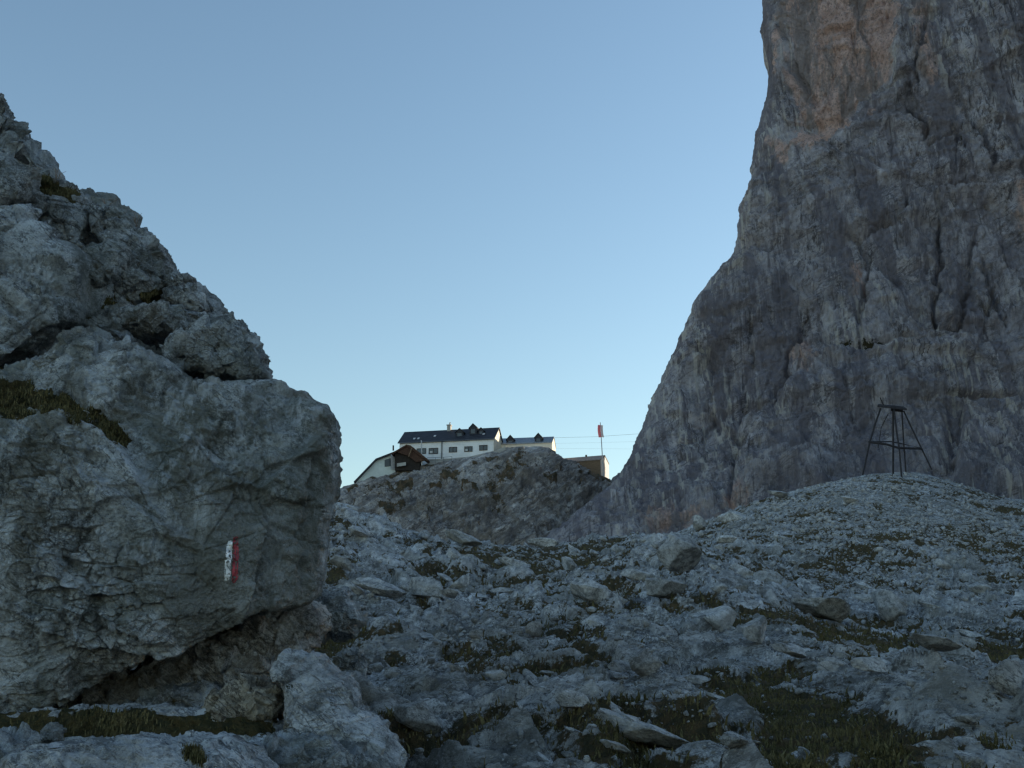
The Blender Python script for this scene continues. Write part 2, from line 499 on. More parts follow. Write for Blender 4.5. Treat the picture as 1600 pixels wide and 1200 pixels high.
def rocky(P, size, seed, fine=True, aniso=None, beds=0.5, coarse=1.0, detail=1.0):
    """Relief in metres for a rock about `size` metres across."""
    P = np.asarray(P, F4).reshape(-1, 3)
    Q = P if aniso is None else (P @ np.asarray(aniso, F4))
    warp = np.stack([perlin(P / F4(size * 0.35), seed + 50 + k) for k in range(3)], 1) * F4(size * 0.035)
    Q = Q + warp
    r = fbm(Q / F4(size * 0.6), 3, seed) * size * 0.06 * coarse
    a, c = facets(Q / F4(size * 0.45), seed + 5, 0.03, 0.35)
    r = r + (a * size * 0.11 - c * size * 0.02) * coarse
    a, c = facets(Q * F4([1, 1, 1.3]) / F4(size * 0.19), seed + 9, 0.04, 0.40)
    m0 = sstep(-0.25, 0.25, perlin(P / F4(size * 0.45), seed + 70))
    r = r + (a * size * 0.045 - c * size * 0.016) * (0.35 + 0.65 * m0) * (0.4 + 0.6 * coarse)
    if beds:
        b = (Q[:, 2] * 0.8 + Q[:, 0] * 0.55 + Q[:, 1] * 0.15) / F4(size * 0.15) + 0.9 * perlin(P / F4(size * 0.5), seed + 60)
        r = r + beds * size * 0.022 * saw(b) * (0.2 + 0.8 * m0)
        b = (Q[:, 2] * 0.8 + Q[:, 0] * 0.55 - Q[:, 1] * 0.2) / F4(size * 0.045) + 1.1 * perlin(P / F4(size * 0.2), seed + 61)
        r = r + beds * size * 0.009 * saw(b, 0.2) * sstep(-0.1, 0.3, perlin(P / F4(size * 0.3), seed + 62)) * detail
    if fine:
        m = sstep(-0.2, 0.3, perlin(P / F4(size * 0.3), seed + 77))
        a, c = facets(Q * F4([1, 1, 1.5]) / F4(size * 0.075), seed + 12, 0.07, 0.4)
        r = r + (a * size * 0.024 - c * size * 0.010) * (0.25 + 0.75 * m) * detail
        a, c = facets(Q * F4([1, 1, 1.3]) / F4(size * 0.030), seed + 14, 0.12, 0.4)
        r = r + (a * size * 0.0105 - c * size * 0.005) * (0.25 + 0.75 * m) * detail
        f1 = worley(P / F4(size * 0.022), seed + 31)[0]
        r = r - size * 0.008 * detail * sstep(0.42, 0.15, f1) * sstep(0.0, 0.35, perlin(P / F4(size * 0.16), seed + 32))
        r = r + fbm(Q / F4(size * 0.035), 3, seed + 20, 0.65, True) * size * 0.004 * detail
    return r


# ------------------------------------------------------------------ rocks with their own outline, distance and thickness
def outlined_rock(name, poly, d, depth, material, seed, size=None, n_phi=360, n_theta=220, flat=0.62, lean=(0.0, 0.0),
                  centre=None, relief=1.0, ring=0.6, back=0.7, moss=None, extra=None, aniso=None, parent=None, **rk):
    poly = [tuple(p) for p in poly]
    W = at([p[0] for p in poly], [p[1] for p in poly], d)[:, [0, 2]]
    if centre is None:
        A = 0.0; C = np.zeros(2)
        for k in range(len(W)):
            p, q = W[k], W[(k + 1) % len(W)]
            cr = p[0] * q[1] - q[0] * p[1]
            A += cr; C += (p + q) * cr
        C = C / (3 * A)
    else:
        C = at(centre[0], centre[1], d)[[0, 2]]
    V = W - C
    phi = np.linspace(0, 2 * math.pi, n_phi, endpoint=False)
    dx, dz = np.cos(phi), np.sin(phi)
    R = np.zeros(n_phi)
    for k in range(len(V)):
        p, q = V[k], V[(k + 1) % len(V)]
        e = q - p
        den = dx * e[1] - dz * e[0]
        den = np.where(np.abs(den) < 1e-9, 1e-9, den)
        t = (p[0] * e[1] - p[1] * e[0]) / den
        s = (p[0] * dz - p[1] * dx) / den
        ok = (t > 0) & (s >= -1e-6) & (s <= 1 + 1e-6)
        R = np.where(ok & (t > R), t, R)
    R = np.where(R <= 0, np.median(R[R > 0]), R)
    th = np.concatenate([np.linspace(0.02, 0.5 * math.pi, int(n_theta * 0.72), endpoint=False),
                         np.linspace(0.5 * math.pi, math.pi - 0.02, n_theta - int(n_theta * 0.72))])
    # space the rings evenly on the face
    s0 = np.linspace(0.015, 1.0, int(n_theta * 0.72), endpoint=False)
    th[:len(s0)] = np.arcsin(np.clip(s0, 0, 1))
    th[0] = 1e-4; th[-1] = math.pi - 1e-4
    S = np.sin(th) ** (1.0)
    Cc = np.sign(np.cos(th)) * np.abs(np.cos(th)) ** flat
    rad = S[:, None] * R[None, :]
    X = C[0] + rad * dx; Z = C[1] + rad * dz
    Y = d - np.where(Cc > 0, depth, back * depth)[:, None] * Cc[:, None] + lean[0] * rad * dx + lean[1] * rad * dz
    G = np.stack([X, np.broadcast_to(Y, X.shape), Z], -1)
    if size is None:
        size = float(np.median(R)) * 1.6
    N = grid_normals(G, True)
    cen = np.array([C[0], d, C[1]])
    if np.mean(np.einsum('ijk,ijk->ij', N, G - cen)) < 0: N = -N
    D = rocky(G.reshape(-1, 3), size, seed, aniso=aniso, **rk).reshape(X.shape) * relief
    D *= (ring + (1 - ring) * sstep(0.0, 0.25, np.cos(th)) + 0.35 * (th > math.pi / 2))[:, None]     # keep the outline close to the trace
    px, py = proj(G)
    if extra is not None:
        D = D + extra(px, py, G)
    G2 = G + N * D[..., None]
    me = grid_mesh(name, G2, True)
    # close both poles
    mo = np.zeros(X.shape)
    if moss is not None:
        mo = moss(*proj(G2), G2, grid_normals(G2, True))
    attr(me, 'moss', mo)
    o = link(name, me, material, parent)
    o['_n'] = 0; del o['_n']
    if np.mean(np.einsum('ijk,ijk->ij', grid_normals(G2, True), G - cen)) < 0:
        pass
    else:
        me.flip_normals()
    return o, G2, mo


GRASS_PTS = []          # (points, normals, height) collected for the one grass object


def keep_grass(G, mo, count, h, thr=0.5):
    P = G.reshape(-1, 3)
    idx = np.nonzero(np.ravel(mo) > thr)[0]
    if len(idx):
        GRASS_PTS.append((P[rng.choice(idx, count)] + rng.normal(0, 0.01, (count, 3)), np.full(count, h)))


def moss_in(polys, soft=12.0, gain=1.0, up=0.0, base=0.0):
    def fn(px, py, G, N):
        m = np.full(px.shape, base, float)
        nn = fbm(G.reshape(-1, 3) / 0.25, 3, 91).reshape(px.shape)
        for p in polys:
            m = np.maximum(m, gain * sstep(-soft, soft, poly_sd(px, py, p) + nn * soft * 2.4))
        if up:
            nz = np.abs(N[..., 2]) * np.sign(N[..., 2] * np.sign(np.mean(N[..., 2] * (G[..., 2] - G[..., 2].mean()))))
            m = np.maximum(m, sstep(0.6, 0.95, nz) * up * sstep(-0.1, 0.3, nn))
        return np.where(G[..., 1] < G[..., 1].max(), m, 0)
    return fn


def cracks_in(lines):
    """Grooves along polylines: (points, half width px, depth m)."""
    def fn(px, py, G):
        D = np.zeros(px.shape)
        wob = fbm(G.reshape(-1, 3) / 0.2, 3, 33).reshape(px.shape) * 8
        for pts, w, dep in lines:
            d, fr = line_dist(px + wob, py + wob * 0.6, pts)
            taper = np.clip(np.minimum(fr, 1 - fr) * 8, 0.15, 1)
            D -= dep * taper * np.exp(-(d / w) ** 2)
        return D
    return fn



print('helpers', round(time.time() - T0, 1))
# =================================================================== SETTING
# ------------------------------------------------------------------ ground: one sheet, finer near the eye
GA = np.linspace(-0.66, 0.66, 1300)                   # x / y
GD = np.concatenate([np.exp(np.linspace(math.log(2.2), math.log(7.0), 90, endpoint=False)), np.exp(np.linspace(math.log(7.0), math.log(26.0), 480, endpoint=False)), np.exp(np.linspace(math.log(26.0), math.log(150.0), 430))])
TD = [9, 14, 22, 35, 50, 70, 85, 100, 125, 150]
TAB = {   # column: image height of the ground at those distances
    -500: [1150, 1085, 1025, 965, 910, 860, 850, 840, 840, 840],
    0:    [1165, 1092, 1025, 960, 905, 855, 845, 835, 835, 835],
    250:  [1172, 1095, 1022, 948, 890, 840, 835, 830, 830, 830],
    430:  [1185, 1100, 1012, 930, 865, 815, 818, 825, 830, 830],
    510:  [1192, 1103, 1008, 920, 852, 803, 812, 825, 830, 830],
    580:  [1197, 1106, 1010, 932, 872, 822, 828, 835, 840, 840],
    660:  [1200, 1110, 1014, 944, 893, 848, 856, 862, 870, 870],
    800:  [1200, 1110, 1015, 946, 895, 856, 862, 868, 875, 875],
    950:  [1200, 1110, 1015, 946, 897, 862, 860, 860, 866, 870],
    1030: [1200, 1110, 1018, 950, 902, 868, 856, 846, 850, 860],
    1100: [1200, 1112, 1022, 958, 912, 872, 845, 822, 830, 850],
    1200: [1200, 1116, 1034, 978, 930, 872, 824, 784, 800, 840],
    1300: [1200, 1118, 1046, 994, 942, 876, 812, 758, 775, 830],
    1420: [1200, 1120, 1054, 1002, 948, 880, 806, 742, 752, 815],
    1500: [1200, 1120, 1056, 1005, 950, 884, 812, 754, 762, 820],
    1600: [1200, 1120, 1056, 1006, 952, 890, 828, 785, 792, 830],
    2000: [1200, 1120, 1056, 1006, 955, 900, 850, 820, 825, 840],
}
cols = sorted(TAB)
ca = [(c - 800) / FPX / 1.02 for c in cols]
ca[0], ca[-1] = -0.9, 0.9
ld = np.log(GD)
Zc = []
for c in cols:
    zt = [at(c, p, d)[2] for p, d in zip(TAB[c], TD)]
    Zc.append(pchip([1.0, 3.0, 6.0] + TD, [-1.58, -1.42, zt[0] - 0.38 * (zt[0] + 1.6) if zt[0] > -1 else -1.1] + zt, GD))
Zc = np.array(Zc)                                     # column x distance
Z0 = np.array([pchip(ca, Zc[:, k], GA) for k in range(len(GD))])
Z0 = blur(Z0, 14, 2)
DD, AA = np.meshgrid(GD, GA, indexing='ij')
GX, GY = AA * DD, DD
base_pts = np.stack([GX, GY, Z0], -1)
gpx, gpy = proj(base_pts)

# rock rib running down to the lower right, with the hollow behind it
rib = [(1000, 862, 64), (1060, 880, 56), (1120, 925, 46), (1185, 985, 35), (1270, 1050, 25), (1380, 1115, 18), (1480, 1170, 13.5), (1560, 1215, 11)]
ribw = [tuple(at(a, b, d)[:2]) for a, b, d in rib]
rd, rf = line_dist(GX, GY, ribw)
wid = 0.055 * DD + 0.3
side = np.zeros_like(GX)
bump_r = 0.017 * DD * np.exp(-(rd / wid) ** 2)
# shallower rib on the near left (towards the big boulder)
rib2 = [(505, 800, 66), (560, 826, 62), (640, 850, 60), (720, 868, 57)]
rd2, _ = line_dist(GX, GY, [tuple(at(a, b, d)[:2]) for a, b, d in rib2])
bump_r += 0.006 * DD * np.exp(-(rd2 / (0.05 * DD)) ** 2)
Z1 = Z0 + bump_r

GRASS = [
    ([(650, 846), (760, 850), (880, 858), (975, 862), (1000, 876), (930, 892), (840, 905), (780, 902), (720, 880)], 1.0),
    ([(500, 878), (560, 868), (575, 885), (530, 905), (500, 912)], 0.9),
    ([(575, 862), (640, 866), (650, 880), (590, 884)], 0.7),
    ([(740, 930), (800, 925), (830, 965), (790, 990), (745, 965)], 0.5),
    ([(1085, 850), (1180, 838), (1330, 822), (1450, 818), (1600, 830), (1600, 892), (1450, 856), (1330, 850), (1180, 862), (1110, 882)], 0.75),
    ([(1205, 900), (1300, 892), (1390, 902), (1370, 918), (1240, 916)], 0.8),
    ([(1205, 985), (1300, 975), (1420, 990), (1450, 1040), (1380, 1055), (1290, 1035)], 1.0),
    ([(1490, 1002), (1600, 995), (1640, 1050), (1500, 1044)], 1.0),
    ([(1080, 1065), (1190, 1058), (1320, 1095), (1420, 1160), (1470, 1215), (1120, 1215), (1180, 1150)], 1.0),
    ([(1480, 1100), (1560, 1110), (1600, 1140), (1600, 1180), (1500, 1150)], 0.7),
    ([(800, 1040), (870, 1000), (900, 1060), (850, 1090)], 0.45),
    ([(460, 995), (560, 985), (585, 1020), (500, 1035), (440, 1020)], 0.9),
    ([(60, 1128), (250, 1118), (420, 1128), (560, 1165), (640, 1200), (420, 1215), (300, 1170), (60, 1165)], 1.0),
]
gp = base_pts.reshape(-1, 3)
gn1 = fbm(gp / 5.5, 4, 201).reshape(GX.shape)
gn2 = fbm(gp / 1.3, 4, 207).reshape(GX.shape)
grassm = np.zeros_like(GX)
for p, w in GRASS:
    grassm = np.maximum(grassm, w * sstep(-26, 26, poly_sd(gpx, gpy, p) + gn2 * 34))
polym = grassm.copy()
grassm = np.maximum(grassm, 0.85 * sstep(0.30, 0.62, gn1 + 0.5 * gn2) * (gpx > 470))
# broken rock relief
dirx = np.array([[0.86, 0.0, -0.28], [0.0, 1.0, 0.0], [0.75, 0.4, 2.3]])     # beds that dip to the right
Q = np.stack([GX, GY, Z1 + GY * 0.05], -1).reshape(-1, 3).astype(F4)
Qa = np.stack([Q[:, 0] * 0.55 - Q[:, 1] * 0.22, Q[:, 1] * 0.95 + Q[:, 0] * 0.40, Q[:, 2] * 1.8 + Q[:, 0] * 0.6], 1)
wq = np.stack([perlin(Q / 1.7, 300 + k) for k in range(3)], 1) * 0.45
big, _ = facets((Qa + wq) / 3.4, 311, 0.04, 0.5)
md, mc = facets((Qa + wq) / 1.25, 313, 0.05, 0.5)
sm, sc = facets((Qa + wq * 0.5) / 0.46, 317, 0.08, 0.5)
ti, tc = facets((Qa + wq * 0.5) / 0.19, 331, 0.14, 0.5)
low = fbm(Q / 7.0, 3, 320)
near = sstep(3.0, 9.0, DD).ravel()
talus = (sstep(1150, 1250, gpx) * sstep(70, 82, DD)).ravel()          # the moraine mound is finer rubble
slabby = sstep(-0.25, 0.2, perlin(Q / 4.5, 325))
ub = Q[:, 0] * 0.55 + Q[:, 1] * 0.55 + Q[:, 2] * 0.9
def ledges(L, amp, sd, mlo):
    return amp * saw(ub / L + 1.3 * perlin(Q / F4(L * 2.6), sd), 0.10) * sstep(mlo, mlo + 0.35, perlin(Q / F4(L * 3.0), sd + 5))
beds = ledges(2.6, 0.55, 340, -0.35) + ledges(0.95, 0.32, 350, -0.3) + ledges(0.36, 0.17, 360, -0.25) + ledges(0.15, 0.07, 370, -0.2)
rock = beds * (1 - 0.75 * talus) + (0.5 * low + big * 0.42 * (1 - 0.6 * talus) + md * 0.34 * (1 - 0.55 * talus) - mc * 0.10 + (sm * 0.20 - sc * 0.03 + ti * 0.045 * sstep(10, 20, DD.ravel())) * (1 - 0.6 * slabby))
rock = rock * near * (0.62 + 0.38 * sstep(8, 40, DD).ravel())
gm = grassm.ravel()
relief = rock * (1 - 0.72 * gm) - 0.10 * gm * near
# hollow grass is hugged by rock: outcrops poke through where the relief is high
poke = sstep(0.3, 0.7, rock)
gm = gm * (1 - 0.6 * poke)
gm = np.maximum(gm, 0.92 * polym.ravel() * (1 - 0.45 * poke))
# soil and turf collect between the blocks
hollow = sstep(-0.34, 0.22, -(md * 0.5 + sm * 0.3 + 0.5 * beds) + 0.4 * gn2.ravel() + 0.55 * gn1.ravel())
gm = np.maximum(gm, (0.74 - 0.16 * talus) * hollow * (gpx.ravel() > 440))
fade = (1 - sstep(112, 140, DD)).ravel()
crest = sstep(75, 100, DD).ravel()
Z2 = (Z1.ravel() + relief * fade * (1 - 0.45 * crest)).reshape(GX.shape)
GG = np.stack([GX, GY, Z2], -1)
gme = grid_mesh('ground', GG, flip=False)
attr(gme, 'moss', gm)
attr(gme, 'bare', sstep(0.15, 0.85, rock + 0.25 * gn2.ravel()) * (1 - np.clip(gm * 1.3, 0, 1)))
ground = link('ground', gme, M_GROUND)
tag(ground, kind='structure')
lg = np.log(GD)


def ground_at(x, y):
    a = np.clip((np.asarray(x) / y - GA[0]) / (GA[1] - GA[0]), 0, len(GA) - 1.001)
    r = np.clip(np.interp(np.log(y), lg, np.arange(len(lg))), 0, len(GD) - 1.001)
    i, j = np.floor(r).astype(int), np.floor(a).astype(int)
    u, v = r - i, a - j
    return Z2[i, j] * (1 - u) * (1 - v) + Z2[i + 1, j] * u * (1 - v) + Z2[i, j + 1] * (1 - u) * v + Z2[i + 1, j + 1] * u * v


GMASK = gm.reshape(GX.shape)
print('ground', round(time.time() - T0, 1))

# wide terrain under and around it, to the horizon
n = 140
tt = np.sinh(np.linspace(-4.6, 4.6, n)) / math.sinh(4.6)
TX, TY = np.meshgrid(tt * 3000.0, tt * 3000.0, indexing='ij')
rr = np.hypot(TX, TY)
TZ = -4.0 - 0.012 * np.maximum(0, rr - 200) + fbm(np.stack([TX, TY, TX * 0], -1).reshape(-1, 3) / 60, 4, 400).reshape(TX.shape) * (0.4 + 6 * sstep(250, 900, rr))
tm = grid_mesh('terrain', np.stack([TX, TY, TZ], -1), flip=True)
attr(tm, 'moss', (fbm(np.stack([TX, TY, TX * 0], -1).reshape(-1, 3) / 25, 4, 410) > 0.1) * 0.8)
tag(link('terrain', tm, M_GROUND), kind='structure')

# ------------------------------------------------------------------ cliff
EY = [-1500, -900, -500, -250, -100, 0, 60, 100, 150, 180, 210, 260, 300, 320, 345, 380, 400, 430, 470, 500, 540, 575, 620, 660, 700, 735, 760, 800, 830, 900, 1000]
EX = [1420, 1300, 1235, 1205, 1196, 1193, 1190, 1199, 1197, 1190, 1183, 1180, 1172, 1162, 1156, 1157, 1141, 1115, 1086, 1075, 1057, 1038, 1022, 1005, 990, 972, 950, 905, 868, 800, 760]
rows = np.concatenate([np.linspace(-260, -62, 40), np.linspace(-60, 880, 620), np.linspace(884, 1000, 12)])
edge = np.interp(rows, EY, EX)
edge[60:-20] = np.convolve(np.pad(edge, 6, mode='edge'), np.ones(13) / 13, mode='valid')[60:-20]
NB, NF, NR = 60, 660, 50


def face_d(px, E, k, py):
    d0 = pchip([-60, 0, 14, 60, 160, 300, 470, 640, 1100, 1800], [168, 154, 149, 143, 137, 131, 126, 122, 114, 104], px - E)
    d = d0 / np.maximum(0.25, 1 - 0.20 * np.maximum(0, k))
    d = d - 0.20 * 20
    # the toe spreads towards the viewer
    return d - 13.0 * sstep(640, 860, py)


cg = np.zeros((len(rows), NB + NF + NR, 3))
fpx_t = np.linspace(0, 1, NF)
for r, (py, E) in enumerate(zip(rows, edge)):
    v = (600 - py) / FPX
    k = (SP + v * CP) / (CP - v * SP)
    right = 1720.0
    fx = E + (right - E) * fpx_t
    dd = face_d(fx, E, min(k, 1.6), py)
    f = at(fx, py, dd)
    z_here = f[0, 2]
    e0 = f[0]
    # behind the edge the unseen wall turns right, shaped for the sun's path
    s = np.linspace(1, 0, NB, endpoint=False) ** 1.8
    bx = e0[0] + 150 * s - 3.0 * np.sin(np.minimum(1, s * 30) * math.pi) * 0
    by = e0[1] + 75 * s + 17 * (1 - np.exp(-s * 30))
    cg[r, :NB] = np.stack([bx, by, np.full(NB, z_here)], 1)
    cg[r, NB:NB + NF] = f
    # beyond the frame the unseen wall bends nearer, added to block the sun
    e1 = f[-1]
    s = np.linspace(0, 1, NR + 1)[1:]
    x = e1[0] + 45 * s + 10 * np.sin(s * math.pi)
    cg[r, NB + NF:] = np.stack([x, e1[1] - 190 * s, e1[2] * (1 - 0.62 * sstep(0.02, 0.2, s)) * (1 - 0.5 * sstep(0.6, 0.9, s))], 1)
ch = cg[:, :, 2]
for c in range(cg.shape[1]):
    pass
cpx, cpy = proj(cg[:, NB:NB + NF])
N = grid_normals(cg)
if N[400, NB + 300, 1] > 0: N = -N
CPT = cg.reshape(-1, 3)
Qv = CPT.astype(F4) * np.array([1, 1, 0.28], F4)             # flutes: stretched upright
warp = np.stack([perlin(CPT / 9.0, 500 + k) for k in range(3)], 1) * 2.2
warp = warp * 0.6
b1, c1 = facets((CPT * [1, 1, 0.7] + warp) / 15.0, 510, 0.03, 0.3)
b2, c2 = facets((CPT * [1, 1, 0.38] + warp) / 5.0, 512, 0.04, 0.45)
b3, c3 = facets((CPT * [1, 1, 0.55] + warp) / 1.9, 514, 0.06, 0.45)
b4, c4 = facets((CPT * [1, 1, 0.7] + warp * 0.5) / 0.75, 515, 0.1, 0.45)
fl = fbm((Qv + warp * 0.5) / 4.0, 4, 520, 0.55, True)
fl2 = fbm((CPT.astype(F4) * np.array([1, 1, 0.08], F4)) / 1.3, 4, 526, 0.6, True)
mw = perlin(CPT / 16.0, 530)
zb = CPT[:, 2] + 0.18 * CPT[:, 0] + 2.5 * perlin(CPT / 22.0, 531)
m1 = sstep(-0.25, 0.2, perlin(CPT / 19.0, 532)); m2 = sstep(-0.15, 0.25, perlin(CPT / 9.0, 533))
bed = saw(-zb / 8.0 + 0.5 * perlin(CPT / 7.0, 534), 0.08) * 1.3 * m1 + saw(-zb / 2.6 + 0.8 * perlin(CPT / 3.5, 535), 0.12) * 0.55 * m2 + saw(-zb / 0.9 + 0.9 * perlin(CPT / 1.6, 536), 0.2) * 0.2 * m2
rough = 0.35 + 0.65 * sstep(-0.2, 0.3, mw)
rel = 0.8 * bed + b1 * 1.5 - c1 * 0.5 + b2 * 0.6 - c2 * 0.28 + (b3 * 0.36 - c3 * 0.18) * rough + (b4 * 0.18 - c4 * 0.09) * rough + fl * 0.6 + fl2 * 0.5 * sstep(0.4, -0.2, mw) + fbm(CPT / 24.0, 3, 540) * 1.5
rel = rel.reshape(cg.shape[:2])
D = rel.copy()
wob = fbm(cg[:, NB:NB + NF].reshape(-1, 3) / 4.0, 4, 550).reshape(cpx.shape) * 14
CR = [  # cracks, chimneys and flake edges: points, half width px, depth m
    ([(1440, 0), (1446, 60), (1432, 120), (1408, 150)], 5, 1.3),
    ([(1408, 150), (1440, 180), (1442, 215)], 5, 1.6),
    ([(1512, 175), (1535, 200), (1548, 235), (1552, 262)], 6, 1.7),
    ([(1440, 230), (1490, 190), (1512, 235)], 4, 0.9),
    ([(1352, 375), (1380, 352), (1405, 325), (1412, 290)], 6, 1.8),
    ([(1330, 372), (1342, 378), (1350, 400), (1355, 470), (1352, 500)], 5, 1.6),
    ([(1462, 300), (1460, 400), (1465, 480), (1455, 510)], 5, 1.8),
    ([(1518, 330), (1512, 420), (1515, 465), (1490, 500), (1460, 512)], 5, 1.3),
    ([(1260, 475), (1255, 520), (1235, 555), (1215, 610), (1200, 650)], 6, 1.3),
    ([(1300, 540), (1340, 548), (1400, 535), (1460, 530), (1600, 520)], 8, 1.5),
    ([(1260, 190), (1310, 230), (1380, 260), (1440, 275), (1530, 285), (1600, 270)], 6, 0.9),
    ([(1225, 90), (1255, 130), (1268, 160)], 9, 1.7),
    ([(1205, 20), (1230, 70), (1245, 120)], 4, 0.8),
    ([(1180, 470), (1170, 560), (1150, 660), (1140, 790)], 6, 1.0),
    ([(1505, 640), (1495, 700), (1490, 740)], 7, 1.8),
    ([(1420, 640), (1500, 628), (1600, 625)], 5, 1.2),
    ([(1090, 520), (1110, 600), (1090, 700)], 5, 0.8),
    ([(1540, 380), (1548, 440), (1575, 500)], 5, 0.9),
    ([(1148, 740), (1145, 790)], 6, 1.2),
    ([(1000, 740), (930, 775), (880, 815), (840, 840)], 7, 1.2),
]
for pts, w, dep in CR:
    d, fr = line_dist(cpx + wob, cpy + wob * 0.5, pts)
    tp = np.clip(np.minimum(fr, 1 - fr) * 7, 0.2, 1)
    D[:, NB:NB + NF] -= 1.05 * dep * tp * np.exp(-(d / (0.75 * w)) ** 2)
# set-back panels and steps (outline, metres)
for poly, h, soft in [
    ([(1230, -60), (1400, -60), (1395, 130), (1340, 150), (1285, 205), (1245, 200), (1235, 110)], -2.2, 14),
    ([(1440, 310), (1560, 296), (1700, 280), (1700, 515), (1520, 520), (1440, 520), (1380, 420)], -1.8, 9),
    ([(1260, 545), (1380, 560), (1460, 535), (1700, 545), (1700, 640), (1500, 632), (1300, 660), (1220, 640)], 1.5, 14),
    ([(1190, 210), (1290, 215), (1420, 280), (1400, 340), (1330, 370), (1180, 380)], 1.2, 16),
    ([(1500, 640), (1640, 630), (1640, 790), (1530, 780), (1490, 740)], 2.5, 9),
    ([(1170, 660), (1260, 600), (1400, 590), (1480, 640), (1480, 740), (1200, 770), (1150, 760)], 1.4, 14),
]:
    D[:, NB:NB + NF] += h * sstep(-soft, soft, poly_sd(cpx, cpy, poly) + wob * 0.6)
D[:, NB - 1:NB + 40] *= np.linspace(0.38, 1, 41)[None, :]
D[:, :NB] *= 0.38
CG = cg + N * D[..., None]
cme = grid_mesh('cliff', CG, flip=True)
och = np.zeros(cg.shape[:2]); oc = och[:, NB:NB + NF]
for poly, wgt in [([(1232, -80), (1400, -80), (1395, 90), (1350, 150), (1300, 205), (1262, 232), (1225, 235), (1240, 180), (1222, 110), (1210, 40)], 1.0),
                  ([(1000, 800), (1080, 780), (1160, 765), (1180, 800), (1100, 840), (1000, 850)], 0.55),
                  ([(1240, 545), (1310, 545), (1320, 580), (1260, 590)], 0.5),
                  ([(1320, 410), (1350, 410), (1352, 460), (1325, 470)], 0.55),
                  ([(1585, 290), (1620, 290), (1620, 370), (1592, 350)], 0.6),
                  ([(1415, -40), (1455, -40), (1470, 120), (1440, 150)], 0.6)]:
    oc[:] = np.maximum(oc, wgt * sstep(-18, 18, poly_sd(cpx, cpy, poly) + wob * 1.3))
attr(cme, 'ochre', och)
mo = np.zeros(cg.shape[:2]); mm = mo[:, NB:NB + NF]
for poly, wgt in [([(1440, 725), (1500, 735), (1540, 760), (1530, 775), (1470, 745), (1400, 742)], 0.15),
                  ([(1255, 678), (1290, 690), (1285, 715), (1240, 705)], 0.42),
                  ([(1280, 540), (1400, 528), (1460, 540), (1380, 552)], 0.45)]:
    mm[:] = np.maximum(mm, wgt * sstep(-10, 10, poly_sd(cpx, cpy, poly) + wob))
attr(cme, 'moss', mo)
tag(link('cliff', cme, M_CLIFF), kind='structure')
print('cliff', round(time.time() - T0, 1))

# ------------------------------------------------------------------ knoll under the hut
KX = [300, 380, 450, 520, 555, 590, 610, 650, 690, 740, 775, 800, 830, 850, 880, 910, 930, 950, 1000, 1100, 1200]
KY = [830, 800, 785, 768, 755, 742, 735, 726, 722, 714, 706, 699, 698, 701, 715, 728, 740, 746, 757, 790, 820]
kx = np.linspace(330, 1180, 620)
sky_y = pchip(KX, KY, kx)
kt = np.concatenate([np.linspace(-1, 0, 40, endpoint=False), np.linspace(0, 1, 330)])
KG = np.zeros((len(kt), len(kx), 3))
for r, t in enumerate(kt):
    if t < 0:
        top = at(kx, sky_y, 165.0)
        P = top.copy(); P[:, 1] += 60 * (-t) ** 1.4; P[:, 0] *= P[:, 1] / 165.0
        P[:, 2] -= 3.0 * sstep(0.3, 1.0, -t)
    else:
        py = sky_y + (905 - sky_y) * t
        P = at(kx, py, 165.0 - 30 * t ** 0.9)
    KG[r] = P
KG = blur(KG.reshape(len(kt), -1), 1, 1).reshape(KG.shape) if False else KG
N = grid_normals(KG)
if N[300, 300, 1] > 0: N = -N
KP = KG.reshape(-1, 3)
c_, s_ = math.cos(math.radians(32)), math.sin(math.radians(32))
U = np.stack([KP[:, 0] * c_ + KP[:, 2] * s_, KP[:, 1], -KP[:, 0] * s_ + KP[:, 2] * c_], 1)
warp = np.stack([perlin(KP / 5.0, 600 + k) for k in range(3)], 1) * 1.2
q1, e1 = facets((U * [0.4, 0.6, 1.0] + warp) / 3.2, 610, 0.05, 0.4)
q2, e2 = facets((U * [0.55, 0.8, 1.0] + warp) / 1.2, 612, 0.07, 0.4)
q3, e3 = facets((U * [0.7, 0.9, 1.0] + warp) / 0.5, 614, 0.2, 0.4)
st = fbm((U * [0.15, 0.3, 1.0] + warp * 0.4) / 1.6, 3, 620, 0.55, True) + 1.3 * saw(-U[:, 2] / 2.4 + 0.7 * perlin(KP / 4.0, 621), 0.12) * sstep(-0.25, 0.2, perlin(KP / 7.0, 622)) + 0.6 * saw(-U[:, 2] / 0.8 + 0.8 * perlin(KP / 1.6, 623), 0.2)
kr = q1 * 1.5 - e1 * 0.5 + q2 * 0.8 - e2 * 0.3 + q3 * 0.35 - e3 * 0.1 + st * 0.6 + fbm(KP / 14.0, 3, 630) * 1.6
kr = kr.reshape(KG.shape[:2])
kpx, kpy = proj(KG)
kr -= 1.0 * np.exp(-(line_dist(kpx, kpy, [(985, 738), (930, 775), (880, 815), (835, 845)])[0] / 9) ** 2)
kr += 1.6 * sstep(-10, 10, poly_sd(kpx, kpy, [(800, 705), (850, 700), (880, 720), (870, 750), (820, 760), (790, 730)]))
kr *= (0.22 + 0.78 * sstep(0.0, 0.16, kt))[:, None]
KG2 = KG + N * kr[..., None]
kme = grid_mesh('knoll', KG2, flip=True)
kn = fbm(KP / 3.0, 4, 640).reshape(kr.shape)
km = 0.8 * sstep(0.05, 0.5, kn) * sstep(90, 10, kpy - sky_y[None, :]) + 0.5 * sstep(0.25, 0.6, kn)
